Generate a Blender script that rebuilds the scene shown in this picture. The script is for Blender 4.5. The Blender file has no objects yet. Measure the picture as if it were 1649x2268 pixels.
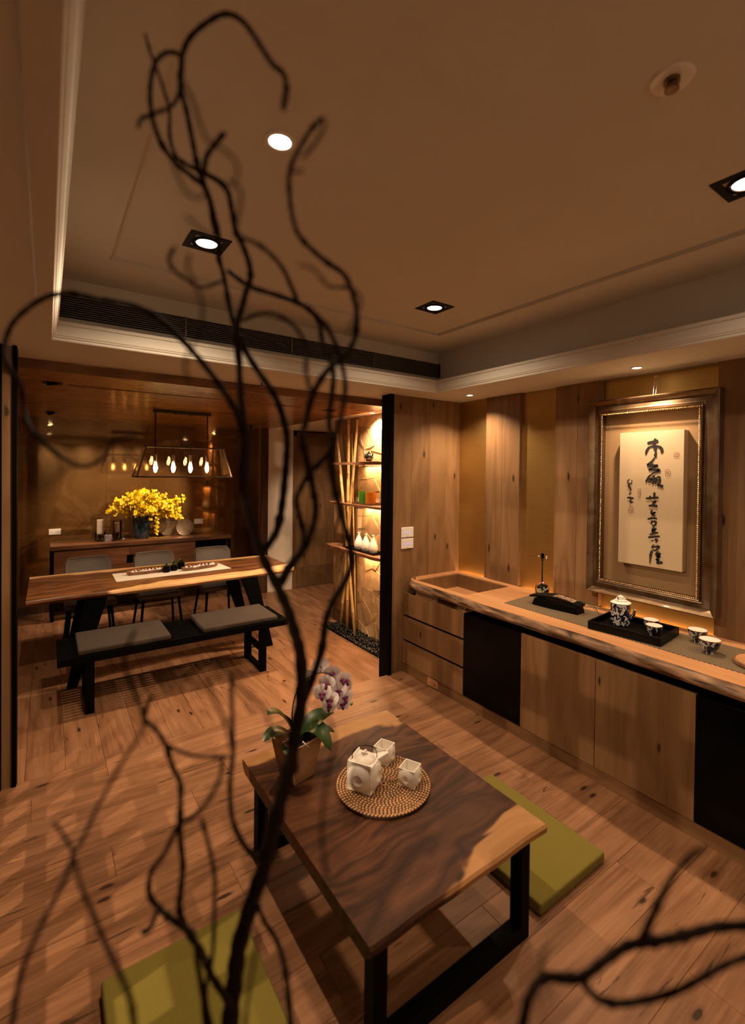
import bpy, bmesh, math, random
from mathutils import Vector, Matrix, Euler
random.seed(7)
S = bpy.context.scene
COL = S.collection
R = math.radians

# ------------------------------------------------------------------ camera, world, exposure
# World axes: +X to the right along the far wall, +Y into the dining room, +Z up. Metres.
YAW, PITCH, ROLL = R(35.515), R(-0.68), R(0.652)
cam = bpy.data.cameras.new('camera'); camo = bpy.data.objects.new('camera', cam); COL.objects.link(camo)
fwd = Vector((math.sin(YAW)*math.cos(PITCH), math.cos(YAW)*math.cos(PITCH), math.sin(PITCH)))
rt = Vector((math.cos(YAW), -math.sin(YAW), 0)); up = rt.cross(fwd)
r2 = math.cos(ROLL)*rt + math.sin(ROLL)*up; u2 = -math.sin(ROLL)*rt + math.cos(ROLL)*up
camo.matrix_world = Matrix(((r2.x, u2.x, -fwd.x, 0), (r2.y, u2.y, -fwd.y, 0), (r2.z, u2.z, -fwd.z, 1.70), (0, 0, 0, 1)))
cam.sensor_fit = 'HORIZONTAL'; cam.sensor_width = 36.0
cam.lens = 1052.0*36/1649
cam.shift_x = -(854.5-824.5)/1649; cam.shift_y = (1055.0-1134.0)/1649
cam.clip_start = 0.05; cam.clip_end = 60
cam.dof.use_dof = True; cam.dof.focus_distance = 3.1; cam.dof.aperture_fstop = 2.3
S.camera = camo
w = bpy.data.worlds.new('world'); S.world = w; w.use_nodes = True
w.node_tree.nodes['Background'].inputs[0].default_value = (0.004, 0.003, 0.002, 1)
w.node_tree.nodes['Background'].inputs[1].default_value = 1.0
S.view_settings.view_transform = 'Standard'; S.view_settings.look = 'None'
S.view_settings.gamma = 1.0; S.view_settings.use_curve_mapping = False
S.view_settings.exposure = 0.0
WARM = (1.0, 0.70, 0.44); AMBER = (1.0, 0.58, 0.26)
# lamp powers (watts), read by the lamp builders below
P_SQUARE, P_ROUND, P_SOFFIT, P_DINE, P_HALL, P_BULB, P_SHELF, P_COUNTER = 115, 26, 72, 88, 66, 3.0, 9.0, 1.1
P_ACC = 110

# ------------------------------------------------------------------ mesh helper
class G:
    def __init__(s): s.v = []; s.f = []
    def add(s, vs, fs):
        n = len(s.v); s.v += [tuple(p) for p in vs]; s.f += [tuple(i+n for i in f) for f in fs]; return s
    def box(s, x0, x1, y0, y1, z0, z1):
        return s.add([(x0,y0,z0),(x1,y0,z0),(x1,y1,z0),(x0,y1,z0),(x0,y0,z1),(x1,y0,z1),(x1,y1,z1),(x0,y1,z1)],
                     [(0,3,2,1),(4,5,6,7),(0,1,5,4),(1,2,6,5),(2,3,7,6),(3,0,4,7)])
    def cbox(s, c, sz, rz=0, tilt=None):
        m = Matrix.Rotation(rz, 3, 'Z')
        if tilt: m = m @ Euler(tilt).to_matrix()
        vs = [Vector(c) + m @ Vector((sx*sz[0]/2, sy*sz[1]/2, sv*sz[2]/2)) for sv in (-1,1) for sx, sy in ((-1,-1),(1,-1),(1,1),(-1,1))]
        return s.add(vs, [(0,3,2,1),(4,5,6,7),(0,1,5,4),(1,2,6,5),(2,3,7,6),(3,0,4,7)])
    def hexa(s, b, t):
        return s.add(list(b)+list(t), [(0,3,2,1),(4,5,6,7),(0,1,5,4),(1,2,6,5),(2,3,7,6),(3,0,4,7)])
    def tube(s, pts, rad, n=8, cap=True):
        pts = [Vector(p) for p in pts]; m = len(pts)
        if not hasattr(rad, '__len__'): rad = [rad]*m
        ref = None; vs = []
        for i, p in enumerate(pts):
            d = (pts[min(i+1, m-1)] - pts[max(i-1, 0)])
            d = d.normalized() if d.length > 1e-9 else Vector((0,0,1))
            if ref is None:
                ref = d.orthogonal().normalized()
            else:
                ref = ref - d*ref.dot(d)
                ref = ref.normalized() if ref.length > 1e-6 else d.orthogonal().normalized()
            b = d.cross(ref)
            for k in range(n):
                a = 2*math.pi*k/n; vs.append(p + (ref*math.cos(a)+b*math.sin(a))*rad[i])
        fs = [(i*n+k, i*n+(k+1)%n, (i+1)*n+(k+1)%n, (i+1)*n+k) for i in range(m-1) for k in range(n)]
        if cap: fs += [tuple(reversed(range(n))), tuple(range((m-1)*n, m*n))]
        return s.add(vs, fs)
    def lathe(s, prof, c=(0,0,0), n=24, axis='Z'):
        vs = []; m = len(prof)
        for r, z in prof:
            for k in range(n):
                a = 2*math.pi*k/n
                p = (r*math.cos(a), r*math.sin(a), z)
                if axis == 'Y': p = (p[0], p[2], p[1])
                if axis == 'X': p = (p[2], p[0], p[1])
                vs.append((c[0]+p[0], c[1]+p[1], c[2]+p[2]))
        fs = [(i*n+k, i*n+(k+1)%n, (i+1)*n+(k+1)%n, (i+1)*n+k) for i in range(m-1) for k in range(n)]
        if prof[0][0] > 1e-6: fs.append(tuple(reversed(range(n))))
        if prof[-1][0] > 1e-6: fs.append(tuple(range((m-1)*n, m*n)))
        return s.add(vs, fs)
    def prism(s, poly, z0, z1, inset=0.0, bev=0.0):
        n = len(poly); vs = [(x, y, z0) for x, y in poly]+[(x, y, z1-bev) for x, y in poly]
        fs = [tuple(reversed(range(n)))]+[(i, (i+1)%n, n+(i+1)%n, n+i) for i in range(n)]
        if bev:
            cx = sum(p[0] for p in poly)/n; cy = sum(p[1] for p in poly)/n
            ps = [(x+(cx-x)*inset, y+(cy-y)*inset, z1) for x, y in poly]
            vs += ps; fs += [(n+i, n+(i+1)%n, 2*n+(i+1)%n, 2*n+i) for i in range(n)]+[tuple(range(2*n, 3*n))]
        else: fs.append(tuple(range(n, 2*n)))
        return s.add(vs, fs)
    def ball(s, c, r, sx=1, sy=1, sz=1, n=10, m=6, rot=None):
        c = Vector(c); vs = []
        for i in range(m+1):
            t = math.pi*i/m
            for k in range(n):
                a = 2*math.pi*k/n; p = Vector((r*sx*math.sin(t)*math.cos(a), r*sy*math.sin(t)*math.sin(a), r*sz*math.cos(t)))
                if rot: p = rot @ p
                vs.append(c+p)
        return s.add(vs, [(i*n+k, (i+1)*n+k, (i+1)*n+(k+1)%n, i*n+(k+1)%n) for i in range(m) for k in range(n)])
    def ring_profile(s, x0, x1, y0, y1, prof):
        """mitred rectangular moulding in the XY plane; prof = [(outward offset, z)] closed loop"""
        m = len(prof); vs = []
        for sx, sy in ((0,0),(1,0),(1,1),(0,1)):
            for o, z in prof:
                vs.append(((x1+o) if sx else (x0-o), (y1+o) if sy else (y0-o), z))
        fs = [(c*m+i, c*m+(i+1)%m, ((c+1)%4)*m+(i+1)%m, ((c+1)%4)*m+i) for c in range(4) for i in range(m)]
        return s.add(vs, fs)
    def xf(s, M):
        s.v = [tuple(M @ Vector(p)) for p in s.v]; return s
    def build(s, name, mat, parent=None, origin=None, smooth=False, bevel=0, seg=2, link=True):
        me = bpy.data.meshes.new(name)
        if origin is None:
            xs, ys, zs = zip(*s.v); origin = ((min(xs)+max(xs))/2, (min(ys)+max(ys))/2, (min(zs)+max(zs))/2)
        o0 = Vector(origin)
        me.from_pydata([tuple(Vector(p)-o0) for p in s.v], [], s.f)
        bm = bmesh.new(); bm.from_mesh(me)
        if bevel:
            es = [e for e in bm.edges if len(e.link_faces) == 2 and e.calc_face_angle(0) > 0.5]
            bmesh.ops.bevel(bm, geom=es, offset=bevel, segments=seg, affect='EDGES', profile=0.5)
        bmesh.ops.recalc_face_normals(bm, faces=bm.faces); bm.to_mesh(me); bm.free()
        if smooth:
            for p in me.polygons: p.use_smooth = True
            if smooth != 'all':
                try: me.set_sharp_from_angle(angle=R(35))
                except Exception: pass
        if mat: me.materials.append(mat)
        o = bpy.data.objects.new(name, me)
        if link: COL.objects.link(o)
        if parent is not None:
            o.parent = parent; pl = WL[parent.name] if parent.name in WL else Vector((0,0,0))
            o.location = o0 - pl
        else: o.location = o0
        WL[o.name] = o0
        return o
WL = {}
def thing(name, label, cat, loc, group=None):
    o = bpy.data.objects.new(name, None); COL.objects.link(o); o.location = loc; WL[o.name] = Vector(loc)
    o.empty_display_size = 0.1
    return tag(o, label, cat, group)
def tag(o, label, cat, group=None, kind=None):
    o['label'] = label; o['category'] = cat
    if group: o['group'] = group
    if kind: o['kind'] = kind
    return o
def struct(o): o['kind'] = 'structure'; return o
def stuff(o): o['kind'] = 'stuff'; return o
def dup(root, loc, rotz=None, label=None, group=None, parent=None):
    r = root.copy(); COL.objects.link(r); r.location = loc; WL[r.name] = Vector(loc)
    if rotz is not None: r.rotation_euler = (0, 0, rotz)
    if label: r['label'] = label
    if group: r['group'] = group
    def kids(a, b):
        for ch in list(a.children):
            c = ch.copy(); COL.objects.link(c); c.parent = b; kids(ch, c)
    kids(root, r)
    return r
def inst(src, name, loc, parent):
    """another piece sharing src's mesh, at world location loc"""
    o = bpy.data.objects.new(name, src.data); COL.objects.link(o); o.parent = parent
    o.location = Vector(loc) - WL.get(parent.name, Vector((0,0,0))); WL[o.name] = Vector(loc)
    return o

# ------------------------------------------------------------------ materials
def newmat(name):
    m = bpy.data.materials.new(name); m.use_nodes = True; nt = m.node_tree
    return m, nt, nt.nodes['Principled BSDF']
def N(nt, t, **kw):
    n = nt.nodes.new(t)
    for k, v in kw.items():
        if k in n.inputs: n.inputs[k].default_value = v
        else: setattr(n, k, v)
    return n
def ramp(nt, fac, stops, interp='LINEAR'):
    n = nt.nodes.new('ShaderNodeValToRGB'); e = n.color_ramp.elements; n.color_ramp.interpolation = interp
    while len(e) < len(stops): e.new(0.5)
    for el, (p, c) in zip(e, stops): el.position = p; el.color = (*c, 1) if len(c) == 3 else c
    nt.links.new(fac, n.inputs[0]); return n
def mix(nt, a, b, fac, mode='MIX'):
    n = nt.nodes.new('ShaderNodeMix'); n.data_type = 'RGBA'; n.blend_type = mode
    for i, v in ((6, a), (7, b)):
        if hasattr(v, 'is_linked') or hasattr(v, 'links'): nt.links.new(v, n.inputs[i])
        else: n.inputs[i].default_value = (*v, 1)
    if hasattr(fac, 'links'): nt.links.new(fac, n.inputs[0])
    else: n.inputs[0].default_value = fac
    return n.outputs[2]
def math_(nt, op, a, b=None, c=None):
    n = nt.nodes.new('ShaderNodeMath'); n.operation = op
    for i, v in enumerate((a, b, c)):
        if v is None: continue
        if hasattr(v, 'links'): nt.links.new(v, n.inputs[i])
        else: n.inputs[i].default_value = v
    return n.outputs[0]
def bump(nt, b, h, strength=0.2, dist=0.005):
    n = nt.nodes.new('ShaderNodeBump'); n.inputs['Strength'].default_value = strength; n.inputs['Distance'].default_value = dist
    nt.links.new(h, n.inputs['Height']); nt.links.new(n.outputs[0], b.inputs['Normal'])
def plain(name, col, rough=0.5, metal=0.0, spec=0.5, noise=0.0, nscale=40, coat=0.0, bmp=0.0, vary=0.0):
    m, nt, b = newmat(name)
    b.inputs['Base Color'].default_value = (*col, 1); b.inputs['Roughness'].default_value = rough
    b.inputs['Metallic'].default_value = metal; b.inputs['Specular IOR Level'].default_value = spec
    b.inputs['Coat Weight'].default_value = coat
    if noise or bmp:
        tc = N(nt, 'ShaderNodeTexCoord'); n = N(nt, 'ShaderNodeTexNoise', Scale=nscale, Detail=4.0)
        nt.links.new(tc.outputs['Object'], n.inputs['Vector'])
        if noise:
            r = ramp(nt, n.outputs[0], [(0.25, tuple(c*(1-noise) for c in col)), (0.75, tuple(min(1, c*(1+noise)) for c in col))])
            nt.links.new(r.outputs[0], b.inputs['Base Color'])
        if bmp: bump(nt, b, n.outputs[0], bmp, 0.003)
    return m
def coords(nt, rnd=True):
    tc = N(nt, 'ShaderNodeTexCoord')
    if not rnd: return tc.outputs['Object'], None
    oi = N(nt, 'ShaderNodeObjectInfo')
    sc = N(nt, 'ShaderNodeVectorMath', operation='SCALE'); cx = N(nt, 'ShaderNodeCombineXYZ')
    for i, k in enumerate((37.0, 23.0, 11.0)):
        nt.links.new(math_(nt, 'MULTIPLY', oi.outputs['Random'], k), cx.inputs[i])
    ad = N(nt, 'ShaderNodeVectorMath', operation='ADD')
    nt.links.new(tc.outputs['Object'], ad.inputs[0]); nt.links.new(cx.outputs[0], ad.inputs[1])
    return ad.outputs[0], oi.outputs['Random']
def wood(name, dark, mid, light, grain='X', rough=0.42, fine=1.0, fig=1.0, knots=0.0, vary=0.25, bmp=0.12, coat=0.0, spec=0.4, rnd=True, crack=0.0, fw=0.42):
    m, nt, b = newmat(name)
    v, rd = coords(nt, rnd)
    def mp(al, ac):
        n = N(nt, 'ShaderNodeMapping'); s = [ac, ac, ac]; s['XYZ'.index(grain)] = al
        n.inputs['Scale'].default_value = s; nt.links.new(v, n.inputs[0]); return n.outputs[0]
    big = N(nt, 'ShaderNodeTexNoise', Scale=1.0, Detail=3.0, Distortion=0.6); nt.links.new(mp(0.9*fig, 5.0*fig), big.inputs['Vector'])
    bands = math_(nt, 'PINGPONG', math_(nt, 'MULTIPLY', big.outputs[0], 9.0), 1.0)
    fn = N(nt, 'ShaderNodeTexNoise', Scale=1.0, Detail=5.0, Roughness=0.65); nt.links.new(mp(4.0*fine, 150.0*fine), fn.inputs['Vector'])
    md = N(nt, 'ShaderNodeTexNoise', Scale=1.0, Detail=3.0); nt.links.new(mp(1.5, 22.0), md.inputs['Vector'])
    a = math_(nt, 'MULTIPLY_ADD', bands, 0.38, math_(nt, 'MULTIPLY', md.outputs[0], 0.55))
    a = math_(nt, 'MULTIPLY_ADD', fn.outputs[0], fw, math_(nt, 'SUBTRACT', a, 0.18+(fw-0.42)*0.5))
    rp = ramp(nt, a, [(0.12, dark), (0.48, mid), (0.85, light)])
    col = rp.outputs[0]
    if knots:
        vo = N(nt, 'ShaderNodeTexVoronoi', Scale=1.0, Randomness=1.0); vo.voronoi_dimensions = '2D'
        sx = N(nt, 'ShaderNodeSeparateXYZ'); nt.links.new(v, sx.inputs[0]); gi = 'XYZ'.index(grain); oth = [q for q in (0, 1, 2) if q != gi]
        cx2 = N(nt, 'ShaderNodeCombineXYZ'); nt.links.new(math_(nt, 'MULTIPLY', sx.outputs[gi], 1.5), cx2.inputs[0])
        nt.links.new(math_(nt, 'MULTIPLY', math_(nt, 'ADD', sx.outputs[oth[0]], sx.outputs[oth[1]]), 4.6), cx2.inputs[1]); nt.links.new(cx2.outputs[0], vo.inputs['Vector'])
        vn = N(nt, 'ShaderNodeTexNoise', Scale=1.0, Detail=2.0); nt.links.new(mp(18, 40), vn.inputs['Vector'])
        dd = math_(nt, 'MULTIPLY_ADD', vn.outputs[0], 0.06, vo.outputs['Distance'])
        kr = ramp(nt, dd, [(0.062, (1, 1, 1)), (0.062+0.04*knots, (0.35, 0.35, 0.35)), (0.085+0.06*knots, (0, 0, 0))])
        sr = N(nt, 'ShaderNodeSeparateColor'); nt.links.new(vo.outputs['Color'], sr.inputs[0])
        col = mix(nt, col, tuple(c*0.28 for c in dark), math_(nt, 'MULTIPLY', kr.outputs[0], math_(nt, 'GREATER_THAN', sr.outputs[0], 0.55)))
    if crack:
        ck = N(nt, 'ShaderNodeTexNoise', Scale=1.0, Detail=3.0, Roughness=0.55, Distortion=1.2); nt.links.new(mp(3.2, 26.0), ck.inputs['Vector'])
        cr = ramp(nt, ck.outputs[0], [(0.66, (0, 0, 0)), (0.70, (crack,)*3)])
        col = mix(nt, col, tuple(c*0.40 for c in dark), cr.outputs[0])
    if rd is not None and vary:
        hs = N(nt, 'ShaderNodeHueSaturation'); nt.links.new(col, hs.inputs['Color'])
        nt.links.new(math_(nt, 'MULTIPLY_ADD', rd, vary, 1.0-vary*0.5), hs.inputs['Value']); col = hs.outputs[0]
    nt.links.new(col, b.inputs['Base Color'])
    b.inputs['Specular IOR Level'].default_value = spec; b.inputs['Coat Weight'].default_value = coat; b.inputs['Coat Roughness'].default_value = 0.12
    rr = math_(nt, 'MULTIPLY_ADD', fn.outputs[0], 0.18, rough-0.08); nt.links.new(rr, b.inputs['Roughness'])
    if bmp: bump(nt, b, a, bmp, 0.002)
    return m
def slab_wood(name, heart, heart2, sap, sap2, grain, edge_axis, half, edge_w, swirl=1.0, rough=0.42, coat=0.25, spec=0.18, skew=0.0, bias=0.0, back=0.0):
    """live edge slab: figured heartwood with pale sapwood toward the two live edges"""
    m, nt, b = newmat(name); tc = N(nt, 'ShaderNodeTexCoord'); v = tc.outputs['Object']
    s = [5.5, 5.5, 5.5]; s['XYZ'.index(grain)] = 1.3
    mp = N(nt, 'ShaderNodeMapping'); mp.inputs['Scale'].default_value = s; nt.links.new(v, mp.inputs[0])
    wr = N(nt, 'ShaderNodeTexNoise', Scale=1.6, Detail=2.0); nt.links.new(v, wr.inputs['Vector'])
    wv = N(nt, 'ShaderNodeVectorMath', operation='MULTIPLY_ADD'); nt.links.new(wr.outputs['Color'], wv.inputs[0])
    wv.inputs[1].default_value = (1.8*swirl,)*3; nt.links.new(mp.outputs[0], wv.inputs[2])
    big = N(nt, 'ShaderNodeTexNoise', Scale=0.8, Detail=3.5, Distortion=0.9*swirl); nt.links.new(wv.outputs[0], big.inputs['Vector'])
    bands = math_(nt, 'PINGPONG', math_(nt, 'MULTIPLY', big.outputs[0], 11.0), 1.0)
    s2 = [130, 130, 130]; s2['XYZ'.index(grain)] = 6
    mp2 = N(nt, 'ShaderNodeMapping'); mp2.inputs['Scale'].default_value = s2; nt.links.new(v, mp2.inputs[0])
    fn = N(nt, 'ShaderNodeTexNoise', Scale=1.0, Detail=4.0); nt.links.new(mp2.outputs[0], fn.inputs['Vector'])
    a = math_(nt, 'ADD', math_(nt, 'MULTIPLY', bands, 0.6), math_(nt, 'MULTIPLY', fn.outputs[0], 0.45))
    hc = ramp(nt, a, [(0.08, tuple(c*0.30 for c in heart)), (0.4, heart), (0.95, heart2)])
    sc = ramp(nt, a, [(0.1, sap), (0.8, sap2)])
    sp = N(nt, 'ShaderNodeSeparateXYZ'); nt.links.new(v, sp.inputs[0])
    yv = sp.outputs['XYZ'.index(edge_axis)]; xv = sp.outputs['XYZ'.index(grain)]
    d = math_(nt, 'MAXIMUM', math_(nt, 'ADD', math_(nt, 'MULTIPLY', yv, -1.0), math_(nt, 'MULTIPLY_ADD', xv, skew, -bias)), math_(nt, 'ADD', yv, back))
    d = math_(nt, 'ADD', d, math_(nt, 'MULTIPLY', math_(nt, 'SUBTRACT', big.outputs[0], 0.5), 0.42))
    mk = ramp(nt, d, [(max(0.0, half-edge_w), (0, 0, 0)), (half-edge_w+0.02, (1, 1, 1))])
    nt.links.new(mix(nt, hc.outputs[0], sc.outputs[0], mk.outputs[0]), b.inputs['Base Color'])
    b.inputs['Roughness'].default_value = rough; b.inputs['Specular IOR Level'].default_value = spec; b.inputs['Coat Weight'].default_value = coat; b.inputs['Coat Roughness'].default_value = 0.2
    bump(nt, b, a, 0.06, 0.002)
    return m
def emit(name, col, strength):
    m, nt, b = newmat(name); b.inputs['Base Color'].default_value = (0, 0, 0, 1)
    b.inputs['Emission Color'].default_value = (*col, 1); b.inputs['Emission Strength'].default_value = strength
    return m
def pane_glass(name, tint=(1, 1, 1), base=0.04, rough=0.0):
    m = bpy.data.materials.new(name); m.use_nodes = True; nt = m.node_tree; nt.nodes.clear()
    out = N(nt, 'ShaderNodeOutputMaterial'); tr = N(nt, 'ShaderNodeBsdfTransparent'); gl = N(nt, 'ShaderNodeBsdfGlossy')
    tr.inputs[0].default_value = (*tint, 1); gl.inputs['Roughness'].default_value = rough
    fr = N(nt, 'ShaderNodeFresnel', IOR=1.45); mx = N(nt, 'ShaderNodeMixShader')
    nt.links.new(math_(nt, 'MULTIPLY_ADD', fr.outputs[0], 1.0, base), mx.inputs[0])
    nt.links.new(tr.outputs[0], mx.inputs[1]); nt.links.new(gl.outputs[0], mx.inputs[2]); nt.links.new(mx.outputs[0], out.inputs[0])
    return m
def patchy(name, c1, c2, scale, rough=0.15, thr=0.5, coat=0.6, sharp=0.02, metal=0.0):
    m, nt, b = newmat(name); tc = N(nt, 'ShaderNodeTexCoord'); n = N(nt, 'ShaderNodeTexNoise', Scale=scale, Detail=3.0, Distortion=1.2)
    nt.links.new(tc.outputs['Object'], n.inputs['Vector'])
    r = ramp(nt, n.outputs[0], [(thr-sharp, c1), (thr+sharp, c2)]); nt.links.new(r.outputs[0], b.inputs['Base Color'])
    b.inputs['Roughness'].default_value = rough; b.inputs['Coat Weight'].default_value = coat; b.inputs['Metallic'].default_value = metal
    return m

M_floor = wood('oak_floor', (0.13,0.060,0.028), (0.225,0.110,0.055), (0.30,0.155,0.082), 'X', rough=0.40, fine=0.6, fig=0.9, knots=0.30, vary=0.16, bmp=0.12, coat=0.0, spec=0.2, crack=0.8, fw=0.95)
M_floor_y = wood('oak_floor_dining', (0.13,0.060,0.028), (0.225,0.110,0.055), (0.30,0.155,0.082), 'Y', rough=0.40, fine=0.6, fig=0.9, knots=0.30, vary=0.16, bmp=0.12, coat=0.0, spec=0.2, crack=0.8, fw=0.95)
M_oak = wood('oak_panel', (0.145,0.075,0.032), (0.215,0.118,0.053), (0.27,0.158,0.075), 'Z', rough=0.45, fig=0.8, knots=0.35, vary=0.30, bmp=0.08, fw=0.6)
M_oak2 = wood('oak_cabinet', (0.12,0.060,0.025), (0.175,0.092,0.039), (0.22,0.122,0.055), 'Z', rough=0.42, fig=0.7, knots=0.12, vary=0.18, bmp=0.08)
M_oakx = wood('oak_plinth', (0.09,0.042,0.018), (0.17,0.085,0.036), (0.24,0.13,0.06), 'Y', rough=0.5, vary=0.1)
M_ceilwood = wood('ceiling_wood', (0.14,0.058,0.018), (0.26,0.115,0.040), (0.36,0.17,0.065), 'X', rough=0.26, fine=1.0, fig=0.8, vary=0.3, bmp=0.05, coat=0.25)
M_fascia = wood('fascia_wood', (0.12,0.055,0.02), (0.22,0.105,0.042), (0.30,0.155,0.07), 'X', rough=0.45, vary=0.0)
M_counter = wood('counter_wood', (0.31,0.145,0.060), (0.43,0.215,0.095), (0.51,0.275,0.13), 'Y', rough=0.42, fig=0.35, vary=0.0, bmp=0.05)
M_walnut = wood('walnut', (0.055,0.021,0.009), (0.12,0.048,0.020), (0.18,0.078,0.036), 'X', rough=0.38, fig=1.0, vary=0.15, coat=0.1)
M_shelf = wood('shelf_wood', (0.10,0.042,0.02), (0.20,0.09,0.042), (0.30,0.15,0.075), 'Y', rough=0.5, vary=0.1)
M_dark = wood('dark_jamb_wood', (0.035,0.015,0.008), (0.07,0.03,0.014), (0.11,0.05,0.024), 'Z', rough=0.4, vary=0.1)
M_planter = wood('planter_wood', (0.17,0.085,0.035), (0.33,0.18,0.085), (0.45,0.27,0.14), 'X', rough=0.55, vary=0.1)
M_plaster = plain('cream_plaster', (0.58,0.565,0.515), 0.85, noise=0.02, nscale=6, bmp=0.03)
M_plaster2 = plain('white_plaster', (0.76,0.66,0.55), 0.8)
M_black = plain('black_lacquer', (0.002,0.002,0.002), 0.4, spec=0.12)
M_blackm = plain('black_metal', (0.0015,0.0015,0.0015), 0.6, spec=0.06)
M_blackg = plain('black_glass', (0.0015,0.0015,0.0015), 0.18, spec=0.10)
M_steel = plain('brushed_steel', (0.55,0.52,0.48), 0.25, metal=1.0)
M_bronze = plain('aged_bronze', (0.20,0.145,0.10), 0.38, metal=0.9, noise=0.3, nscale=60)
M_white = plain('white_plastic', (0.75,0.73,0.70), 0.35)
M_porc = plain('white_porcelain', (0.82,0.79,0.72), 0.22, coat=0.5)
M_bisque = plain('matte_bisque', (0.84,0.80,0.73), 0.45, spec=0.35)
M_cushion = plain('olive_linen', (0.165,0.134,0.018), 0.95, noise=0.16, nscale=500, bmp=0.25)
M_greyfab = plain('grey_linen', (0.042,0.029,0.021), 0.95, noise=0.12, nscale=400, bmp=0.2)
M_chair = plain('grey_leather', (0.085,0.070,0.063), 0.45, bmp=0.05, nscale=150)
M_paper = plain('mat_silk', (0.24,0.145,0.065), 0.8, noise=0.12, nscale=350)
M_canvas = plain('canvas_linen', (0.46,0.355,0.225), 0.85, noise=0.06, nscale=450)
M_ink = plain('black_ink', (0.012,0.009,0.008), 0.5)
M_seal = plain('seal_red', (0.22,0.06,0.035), 0.7)
M_leaf = plain('orchid_leaf', (0.018,0.050,0.010), 0.35, coat=0.2, noise=0.3, nscale=12)
M_leafd = plain('dark_leaf', (0.015,0.04,0.012), 0.4)
M_stem = plain('green_stem', (0.05,0.07,0.025), 0.5)
M_bark = plain('willow_bark', (0.014,0.008,0.005), 0.8, spec=0.1, noise=0.4, nscale=40, bmp=0.3)
M_bamboo = plain('bamboo_cane', (0.42,0.27,0.10), 0.35, noise=0.2, nscale=8)
M_node = plain('bamboo_node', (0.16,0.085,0.035), 0.5)
M_pebble = plain('black_pebble', (0.004,0.004,0.004), 0.25, spec=0.3)
M_glass = pane_glass('clear_glass', (0.97,0.96,0.93), 0.03)
M_glassp = pane_glass('picture_glass', (0.98,0.98,0.98), 0.0)
M_sinkglass = pane_glass('smoked_glass', (0.80,0.78,0.74), 0.05)
M_emitw = emit('lamp_face', (1.0,0.90,0.75), 22)
M_emits = emit('small_lamp_face', (1.0,0.86,0.66), 16)
M_led = emit('led_strip', (1.0,0.66,0.32), 1.5)
M_fil = emit('glowing_filament', (1.0,0.60,0.25), 30)
M_rattan = plain('rattan', (0.46,0.25,0.11), 0.45, noise=0.35, nscale=30, coat=0.2)
M_rattand = plain('rattan_dark', (0.045,0.022,0.012), 0.6)
M_yellow = plain('yellow_petal', (0.95,0.68,0.006), 0.55, noise=0.15, nscale=25)
M_petal = plain('white_petal', (0.92,0.84,0.87), 0.5)
M_lip = plain('purple_lip', (0.16,0.012,0.09), 0.5)
M_bud = plain('green_bud', (0.30,0.38,0.08), 0.45)
M_candle = plain('wax', (0.66,0.58,0.48), 0.5)
M_candleg = plain('grey_wax', (0.22,0.20,0.22), 0.6, noise=0.25, nscale=60)
M_plate = plain('silver_plate', (0.72,0.68,0.60), 0.38, metal=0.9, noise=0.12, nscale=10)
M_green = plain('green_glass', (0.025,0.11,0.008), 0.15, coat=0.3)
M_orange = plain('amber_glass', (0.30,0.085,0.008), 0.15, coat=0.3)
M_runner = plain('linen_runner', (0.70,0.64,0.56), 0.9, noise=0.05, nscale=300)
M_pinkp = plain('dark_pink_petal', (0.35,0.05,0.07), 0.6)
M_redt = plain('tortoise_rim', (0.28,0.07,0.02), 0.25, coat=0.4)
M_gilt = plain('gilt_bead', (0.78,0.52,0.24), 0.28, metal=1.0)
M_bw = patchy('blue_white_glaze', (0.006,0.010,0.030), (0.62,0.62,0.58), 42, thr=0.54)
M_shell = patchy('shell_inlay', (0.012,0.012,0.010), (0.42,0.42,0.26), 42, thr=0.52)
M_inlay = patchy('mother_of_pearl', (0.02,0.012,0.01), (0.42,0.30,0.20), 95, thr=0.48, sharp=0.06)
M_vase = patchy('blue_glaze', (0.006,0.012,0.020), (0.025,0.060,0.085), 14, thr=0.5, rough=0.18, sharp=0.2)
M_tpot = patchy('dark_green_glaze', (0.006,0.012,0.008), (0.05,0.09,0.05), 30, thr=0.62, rough=0.12)
M_frame = patchy('aged_gilt', (0.12,0.055,0.022), (0.20,0.155,0.095), 7, thr=0.5, rough=0.36, coat=0.25, sharp=0.22, metal=0.75)
def mk_brass():
    m, nt, b = newmat('brushed_brass'); tc = N(nt, 'ShaderNodeTexCoord'); mp = N(nt, 'ShaderNodeMapping'); mp.inputs['Scale'].default_value = (1, 2, 260)
    n = N(nt, 'ShaderNodeTexNoise', Scale=1.5, Detail=3.0); nt.links.new(tc.outputs['Object'], mp.inputs[0]); nt.links.new(mp.outputs[0], n.inputs['Vector'])
    r = ramp(nt, n.outputs[0], [(0.3, (0.50,0.33,0.11)), (0.7, (0.60,0.41,0.15))]); nt.links.new(r.outputs[0], b.inputs['Base Color'])
    b.inputs['Metallic'].default_value = 1.0; b.inputs['Roughness'].default_value = 0.44; bump(nt, b, n.outputs[0], 0.15, 0.001); return m
M_brass = mk_brass()
def mk_stone():
    m, nt, b = newmat('honey_stone'); v, rd = coords(nt); n = N(nt, 'ShaderNodeTexNoise', Scale=7.0, Detail=6.0, Distortion=0.8); nt.links.new(v, n.inputs['Vector'])
    r = ramp(nt, n.outputs[0], [(0.3, (0.46,0.28,0.13)), (0.7, (0.66,0.46,0.26))])
    hs = N(nt, 'ShaderNodeHueSaturation'); nt.links.new(r.outputs[0], hs.inputs['Color']); nt.links.new(math_(nt, 'MULTIPLY_ADD', rd, 0.45, 0.75), hs.inputs['Value'])
    nt.links.new(hs.outputs[0], b.inputs['Base Color']); b.inputs['Roughness'].default_value = 0.42; bump(nt, b, n.outputs[0], 0.15, 0.004); return m
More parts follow.
